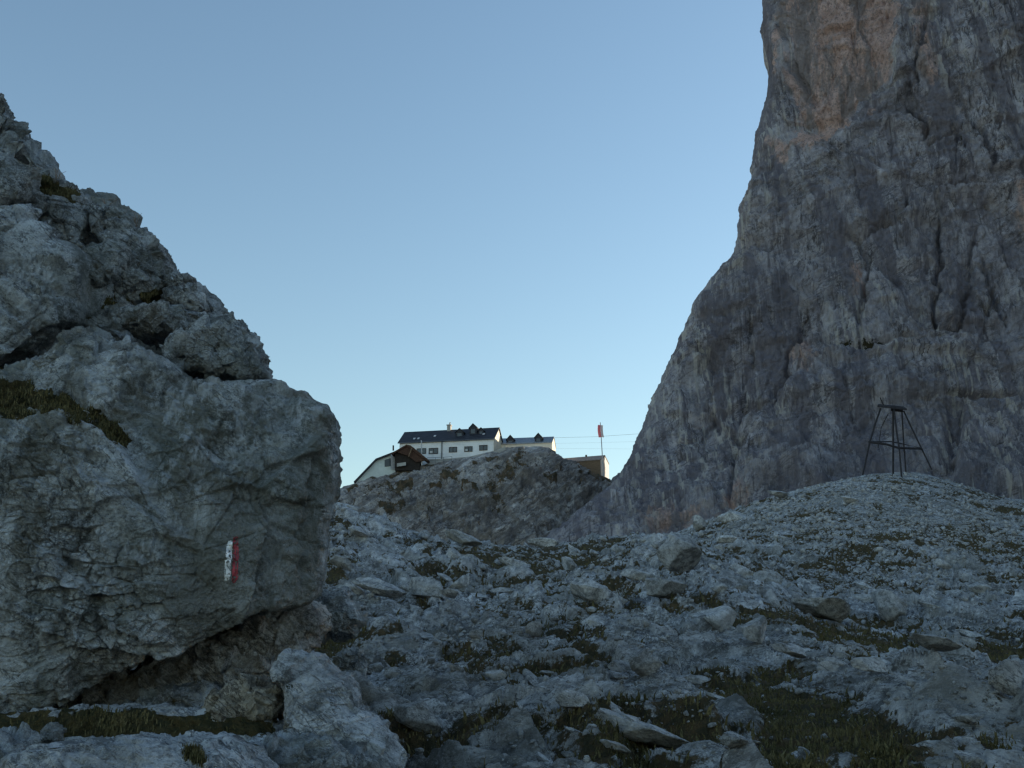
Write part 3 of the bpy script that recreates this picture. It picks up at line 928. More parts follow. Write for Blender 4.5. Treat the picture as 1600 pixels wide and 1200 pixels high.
for poly, wgt in [([(560, 760), (640, 735), (650, 765), (590, 790)], 0.7), ([(755, 715), (830, 702), (820, 740), (770, 790), (745, 760)], 0.75),
                  ([(660, 735), (760, 725), (760, 740), (670, 750)], 0.7)]:
    km = np.maximum(km, 0.75 * wgt * sstep(-10, 14, poly_sd(kpx, kpy, poly) + kn * 16))
attr(kme, 'moss', km)
tag(link('hill', kme, M_KNOLL), kind='structure')
print('knoll', round(time.time() - T0, 1))
# =================================================================== NEAR ROCKS ON THE LEFT
BIG = [(-420, 1250), (-420, 660), (-60, 625), (0, 600), (85, 575), (150, 540), (215, 545), (265, 570), (300, 598), (360, 598), (430, 595), (470, 604),
       (500, 628), (520, 652), (523, 700), (522, 725), (514, 780), (503, 800), (502, 880), (490, 940), (470, 980), (400, 1008), (330, 1040), (250, 1068),
       (180, 1100), (60, 1145), (0, 1165)]
LEDGE = [(-400, 640), (0, 645), (70, 640), (130, 665), (190, 700), (235, 770), (285, 860), (310, 960), (200, 1090), (0, 1170), (-400, 1240)]


def big_extra(px, py, G):
    w = fbm(G.reshape(-1, 3) / 0.35, 3, 71).reshape(px.shape) * 14
    s = poly_sd(px, py, LEDGE) + w
    top = sstep(900, 700, py)
    D = 0.20 * sstep(-6, 16, s) * top + 0.10 * sstep(-50, 50, s) * (1 - top)
    # undercut along the foot
    D -= 0.35 * sstep(60, 0, poly_sd(px, py, [(-500, 300), (700, 300), (700, 985), (470, 985), (330, 1040), (180, 1100), (0, 1165), (-500, 1250)])) * (py > 900)
    D += 0.10 * sstep(-25, 25, poly_sd(px, py, [(300, 760), (420, 700), (505, 640), (520, 760), (500, 900), (460, 960), (380, 960), (320, 880)]) + w)
    D += cracks_in([([(300, 605), (340, 660), (350, 720)], 7, 0.05), ([(495, 700), (480, 760), (470, 820), (455, 930)], 8, 0.10),
                    ([(210, 770), (230, 800), (260, 830)], 6, 0.05), ([(90, 590), (140, 640), (200, 660)], 6, 0.06),
                    ([(100, 860), (150, 920), (165, 1000)], 8, 0.05)])(px, py, G)
    return D


big_boulder, BG, bm_ = outlined_rock('boulder', BIG, 10.0, 1.15, M_BOULDER, 11, size=2.6, n_phi=900, n_theta=560, flat=0.7, centre=(170, 840),
                                     lean=(0.05, 0.16), relief=1.0, coarse=0.45, detail=1.25, beds=0.7, extra=big_extra, ring=0.12,
                                     moss=moss_in([[(-100, 590), (20, 580), (70, 610), (150, 640), (215, 690), (195, 705), (140, 672), (80, 645), (0, 648), (-100, 650)],
                                                   [(180, 680), (210, 690), (195, 705)]], 9, 0.85))
tag(big_boulder, 'huge overhanging grey boulder painted with a white and red trail mark', 'boulder')
keep_grass(BG, bm_, 5000, 0.028, 0.6)

# trail mark painted on its face
lo = BG[:int(560 * 0.72)]
px_, py_ = proj(lo)
nphi = BG.shape[1]
F = grid_faces(lo.shape[0], nphi, True)
cx, cy = px_.ravel()[F].mean(1), py_.ravel()[F].mean(1)
F = F[(cx > 330) & (cx < 400) & (cy > 820) & (cy < 930)]
used, inv = np.unique(F.ravel(), return_inverse=True)
bvh = BVHTree.FromPolygons([tuple(v) for v in lo.reshape(-1, 3)[used]], [tuple(f) for f in inv.reshape(-1, 4)])


def painted(name, poly, material, seed, thin, parent):
    xs = np.arange(min(p[0] for p in poly) - 1, max(p[0] for p in poly) + 1.2, 0.5)
    ys = np.arange(min(p[1] for p in poly) - 1, max(p[1] for p in poly) + 1.2, 0.5)
    PX, PY = np.meshgrid(xs, ys, indexing='ij')
    dirs = at(PX, PY, 1.0)
    V = np.zeros(PX.shape + (3,)); ok = np.zeros(PX.shape, bool)
    for i in range(PX.shape[0]):
        for j in range(PX.shape[1]):
            h = bvh.ray_cast(Vector((0, 0, 0)), Vector(dirs[i, j]).normalized())
            if h[0] is not None:
                nn = h[1] if h[1].dot(h[0]) < 0 else -h[1]
                V[i, j] = h[0] + nn * 0.004; ok[i, j] = True
    nz = fbm(np.stack([PX, PY * 0.7, PX * 0], -1).reshape(-1, 3) / 3.5, 3, seed).reshape(PX.shape)
    keep = ok & (poly_sd(PX, PY, poly) + nz * 2.0 > 0) & (nz < thin)
    F = grid_faces(*PX.shape)
    F = F[keep.ravel()[F].all(1)]
    used, inv = np.unique(F.ravel(), return_inverse=True)
    me = raw_mesh(name, V.reshape(-1, 3)[used], inv, np.arange(len(F)) * 4, None)
    return link(name, me, material, parent)


M_WHITEP = plain_mat('white trail paint', (0.86, 0.88, 0.88), 0.7, 0.2, 20.0)
M_REDP = plain_mat('red trail paint', (0.34, 0.06, 0.075), 0.7, 0.5, 14.0)
wp = painted('white_stripe', [(357, 844), (363.5, 844), (363, 868), (361, 880), (360.5, 898), (358, 908), (351, 907), (350, 895), (351.5, 868), (353, 856)], M_WHITEP, 41, 0.36, big_boulder)
rp = painted('red_stripe', [(364, 838), (371.5, 838), (373.5, 860), (373, 884), (371.5, 905), (368, 912), (362.5, 911), (361.5, 890), (364, 864)], M_REDP, 43, 0.30, big_boulder)
wp['label'] = 'white half of the painted trail mark'
rp['label'] = 'red half of the painted trail mark'

# crag body behind, and the blocks that make it
CRAG = [(-500, 60), (-60, 120), (0, 160), (18, 172), (28, 194), (42, 200), (48, 224), (66, 246), (80, 268), (72, 282), (100, 294), (122, 308), (147, 324), (175, 332),
        (205, 346), (238, 372), (255, 400), (255, 432), (290, 440), (318, 468), (330, 500), (360, 500), (385, 525), (405, 560), (400, 640), (400, 900), (-500, 900)]
o, G, mo = outlined_rock('rock_outcrop', CRAG, 13.2, 1.3, M_CRAG, 23, size=2.2, n_phi=520, n_theta=340, flat=0.8, centre=(60, 520), lean=(0.0, 0.25), relief=0.9,
                         moss=moss_in([[(42, 268), (75, 276), (120, 300), (112, 312), (60, 306), (42, 292)], [(110, 440), (140, 450), (140, 500), (110, 500)],
                                       [(230, 455), (262, 455), (262, 480), (225, 480)]], 8, 0.95, up=0.6))
tag(o, 'tall broken limestone outcrop rising behind the painted boulder', 'rock outcrop')
keep_grass(G, mo, 1500, 0.035, 0.7)

ROCKS = [
    # name, outline, distance, half depth, material, seed, label, moss
    ('rock', [(-300, 70), (-60, 122), (0, 157), (18, 170), (28, 192), (40, 196), (46, 222), (62, 240), (79, 266), (70, 280), (45, 285), (0, 300), (-300, 330)], 12.8, 0.75, M_CRAG, 31,
     'jagged dark grey block forming the topmost point of the outcrop', None),
    ('rock', [(40, 278), (72, 281), (100, 292), (122, 307), (148, 322), (156, 360), (150, 405), (118, 425), (85, 380), (55, 345), (42, 310)], 12.2, 0.55, M_CRAG, 32,
     'rough grey shoulder block below the grassy ledge on the outcrop skyline',
     [[(42, 268), (75, 276), (120, 300), (112, 312), (60, 306), (42, 292)]]),
    ('rock', [(146, 326), (158, 321), (170, 331), (178, 355), (172, 378), (156, 380), (148, 352)], 12.0, 0.28, M_CRAG, 33, 'small dark knob of rock on the skyline beside a dry grass stalk', None),
    ('rock', [(172, 333), (186, 329), (206, 340), (211, 350), (208, 362), (190, 372), (176, 360)], 11.95, 0.25, M_CRAG, 34, 'small brownish skyline rock with a flat top and a notch beneath', None),
    ('rock', [(160, 378), (178, 362), (205, 356), (236, 372), (254, 396), (257, 425), (262, 438), (256, 470), (240, 486), (214, 486), (196, 470), (190, 420)], 11.8, 0.5, M_CRAG, 35,
     'upright blocky rock with rusty patches above the wedge-shaped block', [[(228, 458), (262, 452), (262, 478), (225, 482)]]),
    ('rock', [(132, 400), (150, 388), (176, 384), (198, 394), (204, 420), (196, 444), (172, 456), (146, 456), (134, 436)], 11.3, 0.38, M_CRAG, 36, 'rounded smooth grey rock bulging out of the middle of the outcrop', None),
    ('rock', [(118, 452), (140, 448), (176, 452), (202, 450), (212, 480), (207, 520), (204, 542), (160, 545), (124, 530), (112, 492)], 11.5, 0.38, M_CRAG, 37,
     'pitted rock with grass in its hollows under the rounded smooth rock', [[(112, 452), (140, 448), (138, 490), (115, 500)], [(165, 465), (200, 468), (196, 482), (160, 480)]]),
    ('rock', [(-300, 290), (-40, 300), (15, 318), (45, 330), (50, 372), (88, 402), (110, 420), (117, 470), (113, 520), (86, 578), (20, 602), (-300, 640)], 10.9, 0.75, M_CRAG, 38,
     'broad grey rock wall with a dark overhung foot above the mossy ledge', None),
    ('rock', [(-200, 248), (0, 250), (30, 262), (46, 290), (46, 320), (20, 335), (-200, 345)], 11.2, 0.45, M_CRAG, 39, 'dark rounded rock beside the grassy ledge below the topmost block', None),
    ('rock', [(258, 440), (276, 430), (300, 432), (303, 444), (292, 452), (276, 458), (260, 456)], 11.7, 0.2, M_CRAG, 40, 'small flat rock perched on top of the layered stones', None),
    ('rock', [(258, 460), (280, 456), (306, 452), (322, 464), (326, 482), (318, 494), (285, 494), (262, 486)], 11.6, 0.3, M_CRAG, 41, 'flattish layered stone under the small perched rock', None),
    ('rock', [(206, 498), (235, 488), (285, 486), (304, 492), (308, 528), (298, 541), (270, 540), (240, 532), (208, 526)], 10.9, 0.4, M_CRAG, 42, 'wedge-shaped grey block with one sharp upright corner', None),
    ('rock', [(308, 494), (322, 488), (332, 500), (334, 524), (326, 536), (308, 536)], 11.2, 0.2, M_CRAG, 43, 'small crumbly stone wedged between the block and the slanting slab', None),
    ('rock', [(272, 545), (300, 536), (330, 496), (360, 498), (388, 522), (408, 556), (426, 597), (404, 604), (352, 602), (312, 594), (284, 582), (270, 562)], 10.5, 0.5, M_CRAG, 44,
     'smooth slanting slab leaning on top of the painted boulder', None),
    ('rock', [(60, 580), (96, 560), (130, 515), (152, 520), (180, 545), (230, 555), (262, 580), (240, 610), (160, 618), (90, 606)], 10.0, 0.45, M_CRAG, 45, 'pale domed rock between the mossy ledge and the outcrop', None),
    # foot of the big boulder
    ('rock', [(484, 940), (505, 920), (540, 922), (556, 945), (568, 972), (545, 992), (500, 998), (478, 985)], 14.5, 0.5, M_CRAG, 51, 'blocky grey boulder standing at the corner of the painted boulder', None),
    ('rock', [(415, 1040), (425, 1018), (455, 1012), (482, 1022), (512, 1045), (545, 1072), (560, 1105), (600, 1130), (632, 1175), (640, 1230), (470, 1235), (455, 1150), (440, 1080)], 8.6, 0.4, M_PALE, 52,
     'pale grey slab sloping down beside the tan rock', None),
    ('rock', [(335, 1085), (365, 1068), (405, 1062), (440, 1074), (455, 1098), (440, 1120), (395, 1130), (340, 1138), (325, 1112)], 9.0, 0.32, M_TAN, 53, 'rough tan weathered rock under the boulder overhang', None),
    ('rock', [(60, 1125), (120, 1080), (230, 1035), (330, 1000), (400, 970), (480, 940), (505, 975), (486, 1020), (445, 1040), (448, 1080), (400, 1090), (330, 1110), (250, 1140), (120, 1160)], 10.25, 0.5, M_BROWN, 60,
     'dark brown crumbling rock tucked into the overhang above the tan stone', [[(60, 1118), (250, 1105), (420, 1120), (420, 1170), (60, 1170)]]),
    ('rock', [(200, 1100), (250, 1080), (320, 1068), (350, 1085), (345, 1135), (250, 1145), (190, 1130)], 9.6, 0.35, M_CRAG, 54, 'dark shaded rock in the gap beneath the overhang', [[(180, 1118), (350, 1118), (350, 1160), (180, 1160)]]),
    ('rock', [(30, 1180), (60, 1165), (160, 1158), (300, 1152), (352, 1158), (392, 1172), (425, 1205), (400, 1260), (40, 1260)], 6.6, 0.55, M_PALE, 55, 'long flat layered slab with black pits at the bottom edge', [[(275, 1165), (315, 1160), (318, 1188), (285, 1192)]]),
    ('rock', [(-60, 1128), (40, 1112), (150, 1104), (300, 1108), (420, 1122), (455, 1150), (440, 1190), (200, 1200), (-60, 1200)], 8.7, 0.3, M_PALE, 61,
     'low grassy rock bank lying in front of the boulder overhang', [[(-60, 1116), (150, 1108), (430, 1122), (440, 1150), (300, 1150), (150, 1150), (-60, 1160)]]),
    ('rock', [(-60, 1140), (0, 1148), (35, 1158), (44, 1190), (30, 1240), (-80, 1240)], 7.4, 0.3, M_CRAG, 56, 'dark stone in the corner beside the flat layered slab', None),
    ('rock', [(68, 1140), (85, 1130), (98, 1140), (95, 1158), (72, 1160)], 8.1, 0.12, M_CRAG, 57, 'small grey stone in the grass under the boulder edge', None),
    ('rock', [(395, 1165), (450, 1152), (530, 1160), (590, 1190), (600, 1240), (400, 1240)], 7.2, 0.3, M_CRAG, 58, 'low dark grey rock half buried below the pale slab', None),
    ('rock', [(527, 1022), (545, 1010), (566, 1016), (578, 1040), (570, 1058), (545, 1060), (528, 1048)], 13.0, 0.25, M_CRAG, 59, 'upright pale stone in dark grass beyond the sloping slab', None),
]
for nm, poly, d, dep, mat, seed, lab, mp in ROCKS:
    w = max(p[0] for p in poly) - min(p[0] for p in poly)
    nph = int(np.clip(w * 2.4, 160, 520))
    o, G, mo = outlined_rock(nm, poly, d, dep, mat, seed, n_phi=nph, n_theta=int(nph * 0.62), flat=0.46, lean=(0.05, 0.85) if mat is M_PALE else (0.05, 0.30), relief=1.1, ring=0.85, detail=0.55 if mat is M_PALE else 1.2, coarse=0.6 if mat is M_PALE else 1.5, beds=1.0,
                             moss=moss_in(mp or [], 8, 0.95, up=0.35))
    tag(o, lab, 'rock')
    if mp: keep_grass(G, mo, 1200, 0.028, 0.75)
print('near rocks', round(time.time() - T0, 1))

# =================================================================== STONES ON THE SLOPE
def stone_mesh(seed, sub=4, flatz=0.65):
    bm = bmesh.new()
    bmesh.ops.create_icosphere(bm, subdivisions=sub, radius=1.0)
    V = np.array([v.co[:] for v in bm.verts])
    r = np.random.default_rng(seed)
    # cut by random planes into an angular block
    for _ in range(17):
        nrm = r.normal(size=3); nrm /= np.linalg.norm(nrm)
        h = r.uniform(0.42, 0.78)
        s = V @ nrm - h
        V = V - np.where(s > 0, s * 0.97, 0)[:, None] * nrm
    V = V * [1.0, r.uniform(0.65, 0.95), flatz * r.uniform(0.8, 1.15)]
    nr = V / np.linalg.norm(V, axis=1, keepdims=True)
    if sub >= 3:
        V = V + nr * (rocky(V + seed * 3.1, 1.6, seed, fine=sub >= 4, coarse=0.5) * 0.7)[:, None]
    faces = np.array([[v.index for v in f.verts] for f in bm.faces])
    bm.free()
    return V, faces


STONE_ME = []
for k in range(14):
    V, Fc = stone_mesh(900 + k, 5 if k < 6 else 4, random.choice((0.42, 0.55, 0.75)))
    me = raw_mesh('stone', V, Fc.ravel(), np.arange(len(Fc)) * 3, None)
    me.materials.append(M_STONE)
    STONE_ME.append(me)


def put_stone(x, y, size, sink, lab, group, sx=1.0, sz=1.0, yaw=None, tilt=0.25, which=None, name='stone'):
    o = bpy.data.objects.new(name, STONE_ME[which if which is not None else random.randrange(len(STONE_ME))])
    col.objects.link(o)
    o.scale = (size * sx, size, size * sz)
    o.rotation_euler = (random.gauss(-0.12, tilt), random.gauss(0.25, tilt), yaw if yaw is not None else random.gauss(-0.5, 0.5) + 0.0)
    o.location = (x, y, float(ground_at(x, y)) + size * sz * (0.42 - sink))
    tag(o, lab, 'rock', group)
    return o


def ground_hit(px, py):
    """Nearest place on the ground seen along (px, py)."""
    ds = GD
    P = at(px, py, ds)
    g = ground_at(P[:, 0], P[:, 1])
    below = np.nonzero(P[:, 2] <= g)[0]
    if len(below) == 0: return None
    return P[below[0]]


NAMED = [  # px, py of the foot, width px, height ratio, label
    (925, 945, 110, 0.75, 'wide pale humped boulder in the middle of the slope below the grass band'),
    (1068, 900, 95, 1.3, 'tall pale outcrop boulder crowning the top of the rock rib'),
    (1040, 935, 70, 1.0, 'blocky grey boulder leaning against the outcrop that crowns the rib'),
    (672, 935, 75, 0.8, 'bright rounded boulder above the bare scree patch'),
    (590, 945, 80, 0.8, 'broad grey boulder between the painted boulder and the scree patch'),
    (1285, 975, 105, 0.75, 'wide cracked pale rock with a brown stained foot'),
    (1400, 975, 70, 0.9, 'smooth rounded rock beside the wide cracked pale rock'),
    (1465, 1045, 95, 0.6, 'low pale rock lying in the dark grass of the hollow'),
    (1582, 1105, 80, 1.0, 'bright pale boulder at the picture edge below the hollow'),
    (1183, 1012, 46, 1.2, 'upright blunt boulder on the rock rib'),
    (1372, 1068, 62, 1.0, 'split grey boulder at the lower end of the hollow'),
    (655, 1148, 95, 0.7, 'smooth rounded boulder beside a dark cleft on the near slope'),
    (1478, 895, 30, 1.1, 'single pale squarish boulder in the grey gravel'),
    (720, 868, 60, 0.7, 'pale rounded boulder at the near edge of the grass band'),
    (1240, 885, 22, 0.8, 'small pale stone in the grassy patch on the mound'),
    (1150, 1170, 60, 0.8, 'flat grey stone beside the large dark grass patch'),
    (1000, 1190, 160, 0.5, 'long banded slab at the bottom edge of the slope'),
    (900, 1120, 60, 0.8, 'grey block in the middle of the near rubble'),
    (1330, 790, 30, 0.8, 'pale stone on the shoulder of the mound below the tower'),
    (1215, 782, 34, 0.9, 'knobbly rock on the mound crest against the dark cliff'),
    (1095, 832, 34, 0.9, 'small rock cluster stone where the mound meets the cliff foot'),
    (700, 960, 42, 0.8, 'squarish grey stone at the near edge of the scree patch'),
    (835, 1000, 40, 0.9, 'angular pale stone above the dark rubble'),
    (1120, 990, 80, 0.7, 'tilted broad slab on the near flank of the rib'),
    (1245, 1045, 60, 0.8, 'pointed pale rock on the rib above the dark grass patch'),
    (1010, 1060, 60, 0.9, 'leaning grey slab with a smooth face amid the rubble'),
]
for k, (px, py, w, hr, lab) in enumerate(NAMED):
    h = ground_hit(px, py)
    if h is None: h = ground_hit(px, py + 25)
    if h is None: continue
    s = w * h[1] / FPX * 0.56
    put_stone(h[0], h[1] + s * 0.3, s, -0.12, lab, None, 1.05, hr * 1.15, yaw=random.uniform(-0.4, 0.4), tilt=0.12, which=k % 14, name='boulder')

# a crowd of others: sample the slope evenly over the picture
vis = np.maximum(0, gpy[:-1] - gpy[1:]) * ((GD[:-1] < 108) & (GD[:-1] > 6.5))[:, None] * (np.abs(gpx[:-1] - 800) < 830)
rub = sstep(-0.45, 0.35, perlin(gp / 2.2, 261) + 0.5 * perlin(gp / 6.0, 262)).reshape(GX.shape)[:-1]
vis = vis * (1 - 0.88 * (GMASK[:-1] > 0.8)) * (0.15 + 0.85 * rub) * ((gpx[:-1] > 500) | (gpy[:-1] > 1120) & (gpx[:-1] > 620))
cum = np.cumsum(vis.ravel()); cum /= cum[-1]


def sample_slope(n):
    idx = np.searchsorted(cum, rng.random(n))
    i, j = idx // len(GA), idx % len(GA)
    u, v = rng.random(n), rng.random(n)
    i = np.minimum(i, len(GD) - 2); j = np.minimum(j, len(GA) - 2)
    d = GD[i] * (1 - u) + GD[i + 1] * u
    a = GA[j] * (1 - v) + GA[j + 1] * v
    return a * d, d, gpx[i, j], gpy[i, j], GMASK[i, j]


n_all = 52000
sx_, sy_, spx, spy, sg = sample_slope(n_all)
pxs = 4.2 * (1 - rng.random(n_all)) ** (-1 / 2.5)              # width in pixels, many small and few large
pxs = np.minimum(pxs, 52)
size = np.clip(pxs * sy_ / FPX * 0.5, 0.0, 1.3)
size[(size < 0.03) & (rng.random(n_all) < 0.6)] = 0.0
talus_here = (spx > 1150) & (sy_ > 62)
size = np.where(talus_here, np.minimum(size, 0.42), size)
show = size * FPX / sy_
order = np.argsort(-show)
N_IND = 270
for k in order[:N_IND]:
    px, py, d = spx[k], spy[k], sy_[k]
    if talus_here[k]: lab, grp = 'grey rubble stone lying on the moraine mound below the tower', 'stones on the moraine mound'
    elif px > 1180 and d > 18: lab, grp = 'grey stone lying around the grassy hollow behind the rock rib', 'stones around the hollow'
    elif d > 45: lab, grp = 'grey stone on the upper slope near the dark grass band', 'stones on the upper slope'
    elif d > 18: lab, grp = 'grey stone on the middle of the open rubble slope', 'stones on the middle slope'
    else: lab, grp = 'grey stone on the near slope at the bottom of the view', 'stones on the near slope'
    put_stone(sx_[k], sy_[k], size[k], rng.uniform(0.0, 0.35), lab, grp, rng.uniform(0.9, 1.8), rng.uniform(0.65, 1.15), tilt=0.25)
# the rest: one object of small stones
low = [stone_mesh(700 + k, 1, 0.65) for k in range(12)]
VV, FF, base = [], [], 0
rest = order[N_IND:][size[order[N_IND:]] > 0.012]
gz = ground_at(sx_[rest], sy_[rest])
for q, k in enumerate(rest):
    V, Fc = low[q % 12]
    s = size[k]
    a, b, c = rng.uniform(0, 6.28), rng.normal(0, 0.35), rng.normal(0.15, 0.35)
    ca_, sa_, cb, sb, cc, sc_ = math.cos(a), math.sin(a), math.cos(b), math.sin(b), math.cos(c), math.sin(c)
    R = np.array([[ca_, -sa_, 0], [sa_, ca_, 0], [0, 0, 1]]) @ np.array([[cc, 0, sc_], [0, 1, 0], [-sc_, 0, cc]]) @ np.array([[1, 0, 0], [0, cb, -sb], [0, sb, cb]])
    VV.append((V * [s * rng.uniform(0.8, 1.4), s, s * rng.uniform(0.7, 1.1)]) @ R.T + [sx_[k], sy_[k], gz[q] + s * rng.uniform(-0.05, 0.3)])
    FF.append(Fc + base); base += len(V)
FF = np.concatenate(FF)
sme = raw_mesh('scree', np.concatenate(VV), FF.ravel(), np.arange(len(FF)) * 3, None, smooth=False)
sme.materials.append(M_STONE)
so = bpy.data.objects.new('scree', sme); col.objects.link(so)
tag(so, 'small grey stones strewn over the whole slope', 'scree', kind='stuff')
print('stones', round(time.time() - T0, 1))

# ------------------------------------------------------------------ grass
gsel = np.maximum(0, gpy[:-1] - gpy[1:]) * sstep(0.4, 0.85, GMASK[:-1]) * (np.abs(gpx[:-1] - 800) < 860) * (GD[:-1] > 5)[:, None] * (GD[:-1] < 106)[:, None] + 0.0
gc = np.cumsum(gsel.ravel()); gc /= gc[-1]
ng = 170000
idx = np.searchsorted(gc, rng.random(ng))
i, j = np.minimum(idx // len(GA), len(GD) - 2), np.minimum(idx % len(GA), len(GA) - 2)
d = GD[i] + (GD[i + 1] - GD[i]) * rng.random(ng); a = GA[j] + (GA[j + 1] - GA[j]) * rng.random(ng)
gx = a * d
P = np.stack([gx, d, ground_at(gx, d)], 1)
H = rng.uniform(0.02, 0.075, ng) * np.clip(d / 18, 0.8, 1.9) * np.where(rng.random(ng) < 0.06, 2.1, 1.0)
for p, h in GRASS_PTS:
    P = np.concatenate([P, p]); H = np.concatenate([H, h * rng.uniform(0.6, 1.3, len(h))])
n = len(P)
az = rng.uniform(0, 6.28, n)
W = H * rng.uniform(0.10, 0.22, n)
lean = rng.normal(0, 0.45, (n, 2)) * H[:, None]
side = np.stack([np.cos(az) * W, np.sin(az) * W, np.zeros(n)], 1)
tip = P + np.stack([lean[:, 0], lean[:, 1], H], 1)
mid = P + np.stack([lean[:, 0] * 0.35, lean[:, 1] * 0.35, H * 0.6], 1)
low_ = P - [0, 0, 0.02]
V = np.stack([low_ - side, low_ + side, mid + side * 0.7, mid - side * 0.7, tip], 1).reshape(-1, 3)
b = np.arange(n)[:, None] * 5
loops = np.concatenate([b + np.array([[0, 1, 2, 3]]), b + np.array([[3, 2, 4]])], 1).ravel()
starts = (np.arange(n)[:, None] * 7 + np.array([[0, 4]])).ravel()
k = NT('alpine grass')
Pn = k.n('ShaderNodeNewGeometry').outputs['Position']
k.set(k.b.inputs['Base Color'], k.mix(k.ramp(k.math('ADD', k.math('MULTIPLY', k.noise(Pn, 1.3, 5, 0.7), 0.5), k.math('MULTIPLY', k.noise(Pn, 60.0, 2, 0.6), 0.5)), 0.38, 0.62), (0.045, 0.044, 0.018), (0.17, 0.14, 0.065)))
k.b.inputs['Roughness'].default_value = 0.85
k.b.inputs['Specular IOR Level'].default_value = 0.15
go = link('grass', raw_mesh('grass', V, loops, starts, None, smooth=False), k.m)
tag(go, 'short dark olive alpine grass growing between the rocks', 'grass', kind='stuff')
print('grass', round(time.time() - T0, 1))
# =================================================================== HUT AND OTHER BUILT THINGS
M_WALL = plain_mat('white render', (0.84, 0.84, 0.84), 0.9, 0.10, 0.7, bump=0.1)
M_CREAM = plain_mat('cream render', (0.80, 0.74, 0.62), 0.9, 0.10, 0.7)
M_PALEG = plain_mat('greenish white render', (0.62, 0.68, 0.65), 0.9, 0.12, 0.8)
M_ROOF = plain_mat('dark slate roof', (0.035, 0.036, 0.045), 0.6, 0.35, 1.5, stretch=(1, 1, 4))
M_TIN = plain_mat('weathered tin roof', (0.22, 0.24, 0.27), 0.35, 0.2, 1.2, metal=0.4, stretch=(5, 1, 1))
M_SHINGLE = plain_mat('brown shingles', (0.085, 0.045, 0.03), 0.85, 0.35, 4.0, bump=0.4)
M_TIMBER = plain_mat('weathered timber', (0.20, 0.135, 0.085), 0.85, 0.3, 2.0, stretch=(1, 1, 6))
M_BARNR = plain_mat('grey brown barn shingles', (0.30, 0.245, 0.215), 0.85, 0.25, 3.0, bump=0.3)
M_DARKW_SHADE = plain_mat('dark timber and painted shade', (0.03, 0.024, 0.02), 0.8, 0.3, 3.0)  # chimneys, and the painted shade inside the shed
M_GLASS = plain_mat('dark window glass', (0.03, 0.035, 0.045), 0.12, 0.2, 1.0, spec=0.6)
M_FRAME = plain_mat('brown window frame', (0.07, 0.055, 0.05), 0.7, 0.2, 4.0)
M_CURTAIN = plain_mat('white curtain', (0.55, 0.55, 0.55), 0.9, 0.1, 5.0)
M_PIPE = plain_mat('grey metal', (0.17, 0.18, 0.19), 0.5, 0.2, 5.0, metal=0.6)
M_PALEW = plain_mat('pale pole', (0.55, 0.55, 0.56), 0.7, 0.1, 5.0)
M_FLAGR = plain_mat('red cloth', (0.88, 0.36, 0.40), 0.85, 0.10, 4.0)
M_FLAGW = plain_mat('white cloth', (0.88, 0.86, 0.87), 0.85, 0.06, 4.0)
M_STEEL = plain_mat('dark rusted steel', (0.035, 0.032, 0.036), 0.7, 0.3, 5.0, metal=0.2)
M_CONC = plain_mat('pale masonry', (0.42, 0.41, 0.38), 0.9, 0.2, 1.2, bump=0.3)


def frame_of(pl, dl, pr, dr):
    """Empty position and yaw so that local +x runs from the left foot to the right foot (px, d)."""
    a, b = at(pl, 705, dl), at(pr, 705, dr)
    L = math.hypot(b[0] - a[0], b[1] - a[1])
    return (float(a[0]), float(a[1])), math.atan2(b[1] - a[1], b[0] - a[0]), L


def zof(py, d): return float(at(800, py, d)[2])


def gable_house(root, L, dep, h_eave_l, h_eave_r, rise, wm, rm, gm=None, over=0.25, z0=-2.5):
    """Walls and a saddle roof; ridge along local x; front is local y = 0. Separate gable wall on the right when gm is given."""
    e = h_eave_l
    w = MB()
    w.poly([(0, 0, z0), (L, 0, z0), (L, dep, z0), (0, dep, z0), (0, 0, e), (L, 0, e), (L, dep, e), (0, dep, e), (0, dep / 2, e + rise), (L, dep / 2, e + rise)],
           [(3, 2, 1, 0), (0, 1, 5, 4), (1, 2, 6, 9, 5), (2, 3, 7, 6), (3, 0, 4, 8, 7), (4, 5, 9, 8), (6, 7, 8, 9)])
    w.build('wall', wm, root)
    if gm:
        g = MB()
        g.poly([(L + 0.01, 0, z0), (L + 0.01, dep, z0), (L + 0.01, dep, e), (L + 0.01, dep / 2, e + rise - 0.02), (L + 0.01, 0, e),
                (L + 0.07, 0, z0), (L + 0.07, dep, z0), (L + 0.07, dep, e), (L + 0.07, dep / 2, e + rise - 0.02), (L + 0.07, 0, e)],
               [(0, 1, 2, 3, 4), (9, 8, 7, 6, 5), (0, 5, 6, 1), (1, 6, 7, 2), (2, 7, 8, 3), (3, 8, 9, 4), (4, 9, 5, 0)])
        g.build('gable', gm, root)
    r = MB()
    t = 0.14
    sl = rise / (dep / 2)
    for s in (0, 1):
        y0 = -over if s == 0 else dep + over
        zb = e - over * sl
        ym = dep / 2
        P = [(-over, y0, zb + 0.03), (L + over, y0, zb + 0.03), (L + over, ym, e + rise + 0.03), (-over, ym, e + rise + 0.03)]
        r.hexa(P + [(x, y, z + t) for x, y, z in P])
    roof = r.build('roof', rm, root)
    return roof, sl


